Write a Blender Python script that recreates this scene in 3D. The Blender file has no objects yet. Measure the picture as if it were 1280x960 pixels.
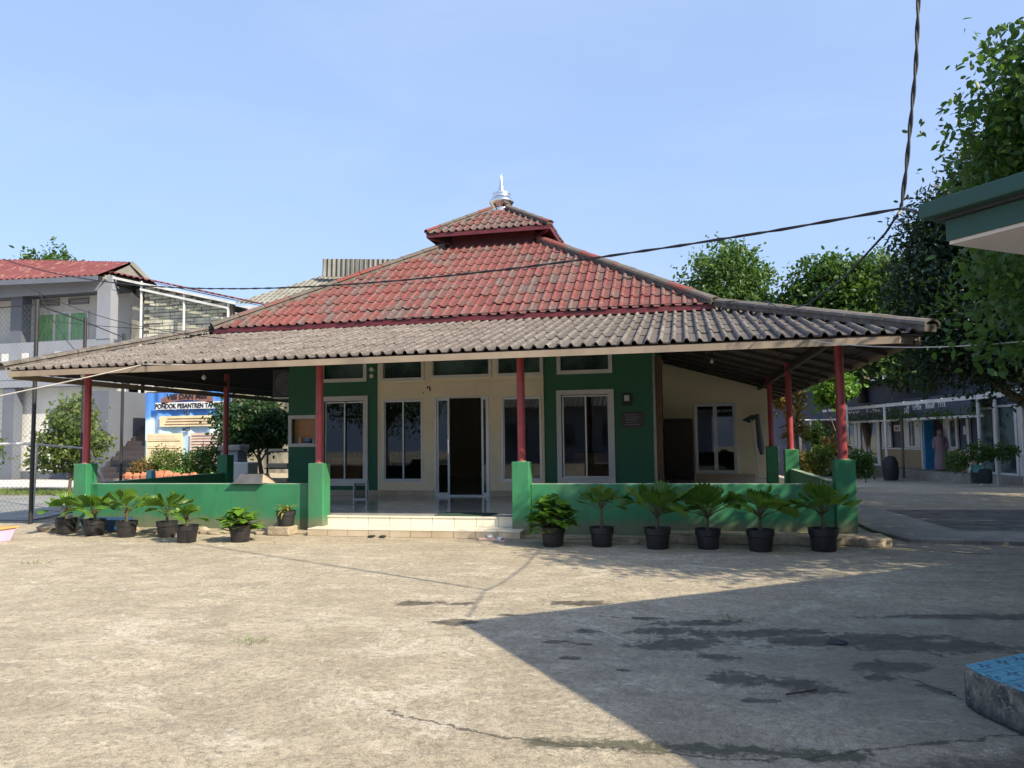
import bpy, math, random
import numpy as np
from mathutils import Vector, Matrix, noise
random.seed(7); rng=np.random.default_rng(7)
R=math.radians
sc=bpy.context.scene; col=sc.collection
# ------------------------------------------------------------------ camera
YAW,PITCH,ROLL=12.8,math.degrees(math.atan(68/950)),.75
cam=bpy.data.cameras.new('camera'); co=bpy.data.objects.new('camera',cam); col.objects.link(co)
cam.sensor_width=36; cam.lens=36*950/1280; cam.clip_start=.05; cam.clip_end=3000
_ps,_pt,_rl=R(YAW),R(PITCH),R(ROLL)
fw=Vector((-math.sin(_ps)*math.cos(_pt),math.cos(_ps)*math.cos(_pt),math.sin(_pt)))
rt=Vector((math.cos(_ps),math.sin(_ps),0)); up=rt.cross(fw)
r2=rt*math.cos(_rl)-up*math.sin(_rl); u2=up*math.cos(_rl)+rt*math.sin(_rl)
CAM=Vector((0,0,1.5))
co.matrix_world=Matrix(((r2.x,u2.x,-fw.x,CAM.x),(r2.y,u2.y,-fw.y,CAM.y),(r2.z,u2.z,-fw.z,CAM.z),(0,0,0,1)))
sc.camera=co; sc.render.resolution_x=1024; sc.render.resolution_y=768
# ------------------------------------------------------------------ light
EL,TH=37.6,61.7
sdir=Vector((math.sin(R(TH))*math.cos(R(EL)),-math.cos(R(TH))*math.cos(R(EL)),math.sin(R(EL))))
sl=bpy.data.lights.new('sun','SUN'); sl.energy=2.7; sl.angle=R(.55); sl.color=(1,.885,.69)
so=bpy.data.objects.new('sun',sl); col.objects.link(so); so.rotation_euler=sdir.to_track_quat('Z','Y').to_euler(); so.location=(30,-20,40)
w=bpy.data.worlds.new('World'); sc.world=w; w.use_nodes=True
wn=w.node_tree.nodes; bgn=wn['Background']; sky=wn.new('ShaderNodeTexSky'); sky.sky_type='NISHITA'; sky.sun_disc=False
sky.sun_elevation=R(EL); sky.sun_rotation=math.atan2(sdir.x,sdir.y); sky.air_density=1.0; sky.dust_density=2.8; sky.ozone_density=2.0
smx=wn.new('ShaderNodeMix'); smx.data_type='RGBA'; smx.inputs[0].default_value=.76; w.node_tree.links.new(sky.outputs[0],smx.inputs[6]); smx.inputs[7].default_value=(.92,1.29,2.08,1)
stc=wn.new('ShaderNodeTexCoord'); smp=wn.new('ShaderNodeMapping'); smp.inputs['Scale'].default_value=(1,1,3.2); w.node_tree.links.new(stc.outputs['Generated'],smp.inputs[0])
snz=wn.new('ShaderNodeTexNoise'); snz.inputs['Scale'].default_value=1.7; snz.inputs['Detail'].default_value=7; snz.inputs['Roughness'].default_value=.55; snz.inputs['Distortion'].default_value=.8; w.node_tree.links.new(smp.outputs[0],snz.inputs['Vector'])
srp=wn.new('ShaderNodeValToRGB'); srp.color_ramp.elements[0].position=.45; srp.color_ramp.elements[0].color=(0,0,0,1); srp.color_ramp.elements[1].position=.75; srp.color_ramp.elements[1].color=(.30,.30,.30,1); w.node_tree.links.new(snz.outputs['Fac'],srp.inputs[0])
scl=wn.new('ShaderNodeMix'); scl.data_type='RGBA'; scl.inputs[7].default_value=(1.6,1.9,2.4,1); bgn.inputs[1].default_value=.15
w.node_tree.links.new(smx.outputs[2],scl.inputs[6]); w.node_tree.links.new(srp.outputs[0],scl.inputs[0]); w.node_tree.links.new(scl.outputs[2],bgn.inputs[0])
sc.cycles.diffuse_bounces=8; sc.cycles.max_bounces=14
sc.view_settings.view_transform='Standard'; sc.view_settings.look='None'; sc.view_settings.exposure=1.50
# ------------------------------------------------------------------ helpers
class MB:
    def __init__(s): s.v=[]; s.f=[]; s.tint=[]
    def add(s,vs,fs,t=None):
        n=len(s.v); s.v+= [tuple(p) for p in vs]; s.f+=[tuple(i+n for i in f) for f in fs]
        if t is not None: s.tint+= [t]*len(fs)
        return s
    def box(s,x0,x1,y0,y1,z0,z1,t=None):
        return s.add([(x0,y0,z0),(x1,y0,z0),(x1,y1,z0),(x0,y1,z0),(x0,y0,z1),(x1,y0,z1),(x1,y1,z1),(x0,y1,z1)],
          [(0,3,2,1),(4,5,6,7),(0,1,5,4),(1,2,6,5),(2,3,7,6),(3,0,4,7)],t)
    def bar(s,a,b,w,h,t=None,upv=(0,0,1)):
        a=Vector(a); b=Vector(b); d=(b-a).normalized(); u=Vector(upv)
        if abs(d.dot(u))>.98: u=Vector((0,1,0))
        r=d.cross(u).normalized()*w/2; q=r.cross(d).normalized()*h/2
        vs=[a-r-q,a+r-q,a+r+q,a-r+q,b-r-q,b+r-q,b+r+q,b-r+q]
        return s.add(vs,[(0,1,2,3),(7,6,5,4),(0,4,5,1),(1,5,6,2),(2,6,7,3),(3,7,4,0)],t)
    def prism(s,poly,z0,z1,t=None):
        n=len(poly)
        ar=sum(poly[i][0]*poly[(i+1)%n][1]-poly[(i+1)%n][0]*poly[i][1] for i in range(n))
        if ar<0: poly=poly[::-1]
        vs=[(x,y,z0) for x,y in poly]+[(x,y,z1) for x,y in poly]
        return s.add(vs,[tuple(range(n-1,-1,-1)),tuple(range(n,2*n))]+[(i,(i+1)%n,(i+1)%n+n,i+n) for i in range(n)],t)
    def tube(s,pts,rad,n=8,cap=True,t=None):
        pts=[Vector(p) for p in pts]; m=len(pts)
        if not hasattr(rad,'__len__'): rad=[rad]*m
        vs=[]; pr=None
        for i,p in enumerate(pts):
            d=(pts[min(i+1,m-1)]-pts[max(i-1,0)]).normalized()
            if pr is None: u=Vector((0,0,1)) if abs(d.z)<.9 else Vector((1,0,0)); r=d.cross(u).normalized()
            else: r=(pr-d*pr.dot(d)).normalized()
            pr=r; q=d.cross(r)
            vs+=[p+(r*math.cos(2*math.pi*k/n)+q*math.sin(2*math.pi*k/n))*rad[i] for k in range(n)]
        fs=[(i*n+k,i*n+(k+1)%n,(i+1)*n+(k+1)%n,(i+1)*n+k) for i in range(m-1) for k in range(n)]
        if cap: fs+=[tuple(range(n-1,-1,-1)),tuple((m-1)*n+k for k in range(n))]
        return s.add(vs,fs,t)
    def lathe(s,c,prof,n=24,t=None):
        m=len(prof); vs=[(c[0]+r*math.cos(2*math.pi*k/n),c[1]+r*math.sin(2*math.pi*k/n),c[2]+z) for r,z in prof for k in range(n)]
        fs=[(i*n+k,i*n+(k+1)%n,(i+1)*n+(k+1)%n,(i+1)*n+k) for i in range(m-1) for k in range(n)]
        return s.add(vs,fs+[tuple(range(n-1,-1,-1)),tuple((m-1)*n+k for k in range(n))],t)
    def quad(s,a,b,c,d,t=None): return s.add([a,b,c,d],[(0,1,2,3)],t)
def mesh(name,mb,mat,smooth=False):
    me=bpy.data.meshes.new(name); me.from_pydata(mb.v,[],mb.f)
    if mb.tint and len(mb.tint)==len(mb.f):
        at=me.attributes.new('tint','FLOAT','FACE'); at.data.foreach_set('value',np.array(mb.tint,dtype=np.float32))
    me.materials.append(mat)
    if smooth:
        me.polygons.foreach_set('use_smooth',[True]*len(me.polygons))
        try: me.set_sharp_from_angle(angle=R(38))
        except Exception: pass
    me.update(); return me
def tag(o,label=None,cat=None,group=None,kind=None):
    for k,v in (('label',label),('category',cat),('group',group),('kind',kind)):
        if v: o[k]=v
    return o
def wparent(o,p,local=False):
    o.parent=p
    if not local and p.type=='EMPTY':
        o.matrix_parent_inverse=(Matrix.Translation(p.location)@Matrix.Rotation(p.rotation_euler.z,4,'Z')).inverted()
def part(name,mb,mat,p=None,label=None,kind=None,smooth=False,local=False,bevel=0):
    me=mb if isinstance(mb,bpy.types.Mesh) else mesh(name,mb,mat,smooth)
    o=bpy.data.objects.new(name,me); col.objects.link(o)
    if p: wparent(o,p,local)
    if bevel:
        b=o.modifiers.new('bevel','BEVEL'); b.width=bevel; b.segments=2; b.limit_method='ANGLE'
    return tag(o,label,None,None,kind)
def thing(name,label,cat,loc,rz=0,group=None):
    o=bpy.data.objects.new(name,None); col.objects.link(o); o.location=loc; o.rotation_euler=(0,0,rz); o.empty_display_size=.2
    return tag(o,label,cat,group)
def single(name,mb,mat,label,cat,group=None,smooth=False,kind=None,bevel=0):
    return tag(part(name,mb,mat,None,smooth=smooth,bevel=bevel),label,cat,group,kind)
def struct(name,mb,mat,parent=None,smooth=False):
    return part(name,mb,mat,parent,None,'structure' if parent is None else None,smooth)
def copy_tree(o,parent=None):
    c=o.copy(); col.objects.link(c); c.parent=parent
    if parent: c.matrix_parent_inverse=o.matrix_parent_inverse.copy()
    for ch in [x for x in bpy.data.objects if x.parent==o]: copy_tree(ch,c)
    return c
# ------------------------------------------------------------------ materials
class N:
    def __init__(s,name):
        s.m=bpy.data.materials.new(name); s.m.use_nodes=True; s.t=s.m.node_tree; s.n=s.t.nodes; s.b=s.n['Principled BSDF']; s.l=s.t.links
    def new(s,t,**k):
        x=s.n.new(t)
        for a,v in k.items(): setattr(x,a,v)
        return x
    def set(s,x,i,v):
        if hasattr(v,'is_linked') or hasattr(v,'links'): s.l.new(v,x.inputs[i])
        else: x.inputs[i].default_value=v
    def math(s,op,a,b=0.,c=0.,clamp=False):
        x=s.new('ShaderNodeMath',operation=op,use_clamp=clamp); s.set(x,0,a); s.set(x,1,b); s.set(x,2,c); return x.outputs[0]
    def coord(s):
        g=s.new('ShaderNodeNewGeometry'); return g.outputs['Position']
    def objc(s): return s.new('ShaderNodeTexCoord').outputs['Object']
    def noise(s,scale,detail=4,rough=.55,vec=None,sc3=None,dist=0.):
        x=s.new('ShaderNodeTexNoise'); x.inputs['Scale'].default_value=scale; x.inputs['Detail'].default_value=detail; x.inputs['Roughness'].default_value=rough; x.inputs['Distortion'].default_value=dist
        v=vec if vec is not None else s.coord()
        if sc3:
            mp=s.new('ShaderNodeMapping'); mp.inputs['Scale'].default_value=sc3; s.l.new(v,mp.inputs[0]); v=mp.outputs[0]
        s.l.new(v,x.inputs['Vector']); return x.outputs['Fac']
    def ramp(s,f,stops,interp='LINEAR'):
        x=s.new('ShaderNodeValToRGB'); x.color_ramp.interpolation=interp; e=x.color_ramp.elements
        while len(e)<len(stops): e.new(.5)
        for i,(p,c) in enumerate(stops): e[i].position=p; e[i].color=(c,c,c,1) if not hasattr(c,'__len__') else (*c,1)
        s.l.new(f,x.inputs[0]); return x.outputs[0]
    def mix(s,f,a,b,mode='MIX'):
        x=s.new('ShaderNodeMix',data_type='RGBA',blend_type=mode)
        for i,v in ((0,f),(6,a),(7,b)):
            if hasattr(v,'links'): s.l.new(v,x.inputs[i])
            elif i==0: x.inputs[0].default_value=v
            else: x.inputs[i].default_value=(*v,1)
        return x.outputs[2]
    def color(s,v):
        if hasattr(v,'links'): s.l.new(v,s.b.inputs['Base Color'])
        else: s.b.inputs['Base Color'].default_value=(*v,1)
    def bump(s,h,st=.3,d=.02):
        x=s.new('ShaderNodeBump'); x.inputs['Strength'].default_value=st; x.inputs['Distance'].default_value=d; s.l.new(h,x.inputs['Height']); s.l.new(x.outputs[0],s.b.inputs['Normal'])
    def rough(s,v):
        if hasattr(v,'links'): s.l.new(v,s.b.inputs['Roughness'])
        else: s.b.inputs['Roughness'].default_value=v
    def attr(s,n='tint'): return s.new('ShaderNodeAttribute',attribute_name=n).outputs['Fac']
def sc_(c,k): return tuple(min(1,x*k) for x in c)
def paint(name,c,rough=.6,var=.18,bump=.12,scale=2.5,metal=0,dirt=None,dirtamt=.5,splash=None):
    n=N(name); f=n.noise(scale,6,.6); c1=n.mix(n.ramp(f,[(.3,0),(.7,1)]),sc_(c,1-var),sc_(c,1+var))
    if dirt:
        g=n.noise(1.1,7,.65,sc3=(1,1,.35)); c1=n.mix(n.math('MULTIPLY',n.ramp(g,[(.48,0),(.72,1)]),dirtamt),c1,dirt)
    if splash:
        sx=n.new('ShaderNodeSeparateXYZ'); n.l.new(n.coord(),sx.inputs[0]); zz=n.math('ADD',sx.outputs[2],n.math('MULTIPLY',n.noise(5,6,.7),-.34))
        c1=n.mix(n.ramp(zz,[(.0,.75),(.12,0)]),c1,splash); c1=n.mix(n.ramp(n.noise(13,6,.8),[(.66,0),(.70,.55)]),c1,(.34,.42,.34)); c1=n.mix(n.ramp(n.noise(2.2,7,.7,sc3=(3,3,.5)),[(.52,0),(.7,.4)]),c1,sc_(c,.55))
    n.color(c1); n.rough(n.ramp(f,[(.3,max(.02,rough-.08)),(.7,min(1,rough+.1))])); n.b.inputs['Metallic'].default_value=metal
    if bump: n.bump(n.noise(38,3),bump,.01)
    return n.m
M={}
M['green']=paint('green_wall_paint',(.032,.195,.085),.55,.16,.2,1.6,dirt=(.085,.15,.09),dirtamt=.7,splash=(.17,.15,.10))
M['green_edge']=paint('worn_edge_paint',(.30,.42,.33),.7,.3)
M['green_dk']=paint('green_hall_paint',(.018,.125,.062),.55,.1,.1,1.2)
M['cream']=paint('cream_wall_paint',(.85,.735,.52),.65,.06,.1,1.2,dirt=(.52,.42,.26),dirtamt=.35)
M['redp']=paint('red_pillar_paint',(.30,.045,.05),.42,.2,.06,5)
M['redbase']=paint('red_fascia_paint',(.11,.016,.022),.5,.2,.06,4)
M['fascia']=paint('beige_fascia_board',(.27,.215,.16),.75,.15,.15,2.2,dirt=(.15,.12,.095),dirtamt=.7)
M['white']=paint('white_trim_paint',(.66,.65,.62),.5,.06,.05,3,dirt=(.42,.40,.37),dirtamt=.4)
M['alu']=paint('aluminium_frame',(.58,.60,.62),.38,.05,.03,6,metal=.45)
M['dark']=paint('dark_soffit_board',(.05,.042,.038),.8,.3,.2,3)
M['wood_dk']=paint('dark_timber',(.035,.024,.02),.6,.3,.2,6)
M['black_metal']=paint('black_fence_metal',(.02,.02,.022),.5,.2,.05,6)
M['wire']=paint('galvanised_wire',(.13,.15,.14),.5,.2,0,6)
M['white_pipe']=paint('white_pipe_paint',(.62,.63,.62),.45,.12,.05,5,dirt=(.3,.27,.24),dirtamt=.5)
M['cable']=paint('black_cable_rubber',(.014,.014,.018),.6,.2,0,6)
M['cable_w']=paint('pale_cable',(.55,.52,.46),.6,.1,0,6)
M['grey_wall']=paint('grey_wall_paint',(.26,.28,.33),.8,.08,.1,.8,dirt=(.19,.20,.22),dirtamt=.4)
M['grey_dk']=paint('dark_grey_paint',(.12,.135,.17),.8,.1,.1,.8)
M['pale_wall']=paint('pale_wall_paint',(.62,.61,.58),.8,.05,.1,.7,dirt=(.42,.40,.37),dirtamt=.5)
M['navy']=paint('slate_blue_wall_paint',(.075,.09,.135),.75,.12,.1,.8,dirt=(.04,.04,.05),dirtamt=.5)
M['ochre']=paint('ochre_wall_paint',(.33,.25,.14),.75,.1,.1,.8)
M['mossy']=paint('stained_render',(.30,.285,.24),.9,.25,.4,1.3,dirt=(.055,.055,.045),dirtamt=1)
M['can_green']=paint('dark_teal_fascia',(.016,.066,.055),.6,.15,.1,3)
M['soffit']=paint('pale_soffit_plaster',(.60,.54,.50),.8,.06,.1,2,dirt=(.42,.36,.32),dirtamt=.5)
M['terracotta']=paint('terracotta_rock',(.52,.20,.11),.85,.25,.5,5)
M['blue']=paint('blue_plastic',(.03,.08,.17),.45,.15,0,6)
M['cyan']=paint('cyan_plastic',(.12,.42,.48),.4,.1,0,6)
M['skyblue']=paint('bright_blue_paint',(.05,.28,.55),.4,.1,0,6)
M['lilac']=paint('lilac_plastic',(.56,.44,.62),.35,.06,0,6)
M['orange']=paint('orange_plastic',(.85,.36,.10),.4,.1,0,6)
M['wood']=None
def wood(name,a,b,axis=(1,1,9),rough=.5):
    n=N(name); f=n.noise(3,6,.6,sc3=axis,dist=.6); n.color(n.ramp(f,[(.3,a),(.5,b),(.68,a)])); n.rough(rough); n.bump(f,.1,.01); return n.m
M['wood']=wood('orange_brown_timber',(.42,.19,.085),(.60,.31,.15))
M['brown']=wood('brown_panel',(.10,.05,.03),(.17,.09,.05),(6,6,1))
def glass(name,tint=(.02,.025,.03),k=.55,rough=.02):
    n=N(name); n.n.remove(n.b); out=n.n['Material Output']
    tr=n.new('ShaderNodeBsdfTransparent'); tr.inputs[0].default_value=(*[.25+.5*k]*3,1)
    gl=n.new('ShaderNodeBsdfGlossy'); gl.inputs['Roughness'].default_value=rough; gl.inputs[0].default_value=(.85,.9,.95,1)
    fr=n.new('ShaderNodeFresnel'); fr.inputs[0].default_value=1.5
    f=n.math('MULTIPLY_ADD',fr.outputs[0],.62,.015,clamp=True)
    mx=n.new('ShaderNodeMixShader'); n.l.new(f,mx.inputs[0]); n.l.new(tr.outputs[0],mx.inputs[1]); n.l.new(gl.outputs[0],mx.inputs[2]); n.l.new(mx.outputs[0],out.inputs[0]); return n.m
M['glass']=glass('tinted_window_glass',k=.8)
M['glass_clear']=glass('clear_cabinet_glass',k=1)
# dark glass for distant windows, with paler reflected light painted in patches
n=N('dark_window_glass'); n.color(n.ramp(n.noise(1.3,3,.5),[(.38,(.02,.028,.035)),(.6,(.13,.18,.18))])); n.rough(.06); M['glass_dk']=n.m
n=N('green_window_glass'); f=n.noise(3,3,.5,sc3=(3,1,1)); n.color(n.ramp(f,[(.35,(.10,.30,.10)),(.65,(.22,.42,.18))])); n.rough(.12); M['glass_green']=n.m
n=N('curtain_cloth'); f=n.noise(9,2,.5,sc3=(1,1,.03)); n.color(n.ramp(f,[(.3,(.025,.035,.07)),(.7,(.07,.09,.16))])); n.rough(.9); M['curtain']=n.m
n=N('polished_steel'); n.color((.82,.82,.80)); n.rough(.16); n.b.inputs['Metallic'].default_value=1; n.bump(n.noise(25,2),.12,.02); M['steel']=n.m
n=N('black_pot_plastic'); f=n.noise(9,5,.6,vec=n.objc()); n.color(n.ramp(f,[(.35,(.011,.011,.014)),(.75,(.03,.028,.028))])); n.rough(.5); n.bump(f,.08,.01); M['pot']=n.m
n=N('potting_soil'); n.color(n.ramp(n.noise(40,5),[(.3,(.03,.02,.014)),(.7,(.09,.065,.045))])); n.rough(1); M['soil']=n.m
def tile_mat(name,a,b,rough=.12,joint=None,edge=.0):
    n=N(name); f=n.noise(1.7,5,.6); oi=n.new('ShaderNodeObjectInfo').outputs['Random']
    c=n.mix(n.ramp(f,[(.35,0),(.65,1)]),a,b); c=n.mix(n.math('MULTIPLY',oi,.35),c,sc_(a,.8))
    n.color(c); n.rough(rough); return n.m
M['floor_tile']=tile_mat('polished_floor_tile',(.55,.55,.52),(.62,.61,.57),.10)
M['riser_tile']=tile_mat('cream_step_tile',(.72,.67,.54),(.78,.73,.60),.35)
M['riser_low']=tile_mat('worn_step_tile',(.44,.35,.24),(.58,.49,.36),.55)
M['grout']=paint('grout',(.22,.19,.15),.9,.2,.2,4)
# roof tiles
def rtile(name,red,more=0):
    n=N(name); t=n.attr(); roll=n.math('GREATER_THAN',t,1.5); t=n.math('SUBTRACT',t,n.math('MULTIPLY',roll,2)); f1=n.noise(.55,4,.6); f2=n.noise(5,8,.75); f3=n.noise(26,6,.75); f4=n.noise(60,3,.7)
    if red:
        lich=n.ramp(n.math('ADD',n.math('ADD',n.math('MULTIPLY',t,.20),n.math('MULTIPLY',f1,.62)),n.math('ADD',n.math('MULTIPLY',f2,.62),more)),[(.69,0),(.82,1)])
        base=n.mix(t,(.215,.034,.033),(.33,.068,.058)); base=n.mix(n.ramp(f2,[(.4,0),(.66,.7)]),base,(.31,.15,.125))
        gry=n.mix(f3,(.05,.045,.04),(.26,.225,.20)); c=n.mix(n.math('MULTIPLY',lich,.85),base,gry)
        c=n.mix(n.ramp(n.noise(4.2,3,.5),[(.70,0),(.76,.8)]),c,(.42,.37,.33))
        c=n.mix(n.ramp(f3,[(.56,0),(.68,.55)]),c,(.30,.22,.19))
    else:
        c=n.mix(n.ramp(f2,[(.34,0),(.62,1)]),(.15,.13,.115),(.34,.305,.27)); c=n.mix(n.math('MULTIPLY',t,.45),c,(.11,.088,.078))
        c=n.mix(n.ramp(f1,[(.45,0),(.7,.4)]),c,(.17,.12,.10)); c=n.mix(n.ramp(f3,[(.56,0),(.7,.6)]),c,(.30,.27,.24))
    c=n.mix(n.ramp(f3,[(.38,.85),(.5,0)]),c,(.035,.03,.028)); c=n.mix(n.ramp(n.noise(1.6,8,.8),[(.54,0),(.66,.45)]),c,(.075,.065,.058)); c=n.mix(n.ramp(f4,[(.38,.5),(.5,0)]),c,(.03,.026,.024))
    pan_shade=n.math('MULTIPLY',n.math('SUBTRACT',1.,roll),n.ramp(n.noise(2.5,5,.7),[(.25,.25 if red else .45),(.7,.55 if red else .8)])); c=n.mix(pan_shade,c,(.075,.04,.035) if red else (.085,.072,.064))  # pan faces painted darker as valley shade, broken up by grime-like noise
    n.color(c); n.rough(.9); n.bump(n.math('ADD',f2,n.math('MULTIPLY',f3,.8)),.8,.03); return n.m
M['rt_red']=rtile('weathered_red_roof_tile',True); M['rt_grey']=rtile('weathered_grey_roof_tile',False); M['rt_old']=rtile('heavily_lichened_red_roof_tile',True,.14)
n=N('weathered_ridge_cap'); t=n.attr(); f=n.noise(5,6,.7); c=n.mix(n.ramp(n.math('ADD',n.math('MULTIPLY',t,.5),n.math('MULTIPLY',n.noise(1.3,3),.6)),[(.5,0),(.62,1)]),(.22,.045,.036),(.13,.11,.095))
n.color(n.mix(n.ramp(f,[(.4,.5),(.6,0)]),c,(.09,.075,.065))); n.rough(.9); n.bump(f,.6,.02); M['cap_red']=n.m
n=N('weathered_grey_ridge'); f=n.noise(5,6,.7); c=n.ramp(f,[(.3,(.06,.052,.045)),(.7,(.19,.17,.15))]); n.color(c); n.rough(.9); n.bump(f,.7,.02); M['cap_grey']=n.m
# corrugated sheets far away
n=N('rusty_red_sheet'); f=n.noise(2.2,6,.65,sc3=(3,1,1)); n.color(n.ramp(f,[(.3,(.10,.022,.022)),(.56,(.155,.042,.04)),(.70,(.26,.18,.15))])); n.rough(.7); M['zinc_red']=n.m
n=N('weathered_fibre_cement_sheet'); f=n.noise(.9,6,.65); n.color(n.ramp(f,[(.3,(.13,.13,.11)),(.7,(.28,.27,.24))])); n.rough(.9); M['zinc_grey']=n.m
n=N('pale_fibre_cement'); f=n.noise(.9,6,.65); wv=n.new('ShaderNodeTexWave'); wv.inputs['Scale'].default_value=.95; n.l.new(n.coord(),wv.inputs[0]); n.color(n.mix(n.ramp(wv.outputs['Fac'],[(.15,.75),(.55,0)]),n.ramp(f,[(.3,(.17,.17,.15)),(.7,(.30,.30,.27))]),(.07,.07,.065))); n.rough(.9); M['zinc_pale']=n.m  # dark wave stripes paint in the shade of the corrugation grooves
# foliage
def leafm(name,a,b,tr=.35,rough=.45,yel=None):
    n=N(name); t=n.attr(); c=n.mix(t,a,b)
    if yel: c=n.mix(n.ramp(t,[(.9,0),(.96,1)]),c,yel)
    n.color(c); n.rough(rough); n.b.inputs['Specular IOR Level'].default_value=.35
    tl=n.new('ShaderNodeBsdfTranslucent'); hs=n.mix(.5,c,(.25,.45,.05)); n.l.new(hs,tl.inputs[0])
    mx=n.new('ShaderNodeMixShader'); mx.inputs[0].default_value=tr; n.l.new(n.b.outputs[0],mx.inputs[1]); n.l.new(tl.outputs[0],mx.inputs[2]); n.l.new(mx.outputs[0],n.n['Material Output'].inputs[0]); return n.m
M['lf_dark']=leafm('dark_glossy_foliage',(.012,.034,.013),(.032,.075,.022),.2)
M['lf_deep']=leafm('deep_green_foliage',(.008,.022,.014),(.022,.048,.022),.12)
M['lf_mid']=leafm('mid_green_foliage',(.02,.06,.012),(.065,.13,.028),.3,yel=(.22,.2,.05))
M['lf_near']=leafm('fresh_green_foliage',(.022,.062,.014),(.065,.135,.032),.35,.4)
M['lf_far']=leafm('far_tree_foliage',(.03,.075,.02),(.085,.15,.04),.3)
M['lf_yel']=leafm('yellow_green_foliage',(.06,.11,.02),(.17,.21,.05),.35,yel=(.4,.3,.08))
M['lf_pot']=leafm('bright_potted_foliage',(.06,.17,.02),(.17,.32,.04),.35,.4)
M['lf_red']=leafm('reddish_shrub_foliage',(.10,.11,.03),(.28,.12,.06),.3)
M['lf_dry']=leafm('dry_brown_foliage',(.15,.10,.05),(.30,.2,.1),.3)
M['lf_brom']=leafm('yellow_striped_foliage',(.22,.25,.05),(.50,.42,.12),.35)
n=N('fan_palm_leaf'); oi=n.new('ShaderNodeObjectInfo').outputs['Random']; f=n.noise(14,4,.6,vec=n.objc()); c=n.mix(n.math('MULTIPLY_ADD',oi,.8,n.math('MULTIPLY',f,.3)),(.035,.115,.014),(.15,.27,.035))
c=n.mix(n.ramp(n.noise(5,3,vec=n.objc()),[(.62,0),(.78,.6)]),c,(.25,.24,.05)); n.color(c); n.rough(.38)
tl=n.new('ShaderNodeBsdfTranslucent'); n.l.new(n.mix(.4,c,(.3,.5,.05)),tl.inputs[0]); mx=n.new('ShaderNodeMixShader'); mx.inputs[0].default_value=.42; n.l.new(n.b.outputs[0],mx.inputs[1]); n.l.new(tl.outputs[0],mx.inputs[2]); n.l.new(mx.outputs[0],n.n['Material Output'].inputs[0]); M['palm']=n.m
M['bark']=paint('tree_bark',(.13,.10,.075),.9,.35,.6,9)
M['stem']=paint('leaf_stalk',(.075,.07,.03),.6,.3,.2,12)
n=N('grass_blades'); t=n.attr(); n.color(n.mix(t,(.05,.11,.02),(.16,.22,.05))); n.rough(.7); M['grass']=n.m
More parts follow.
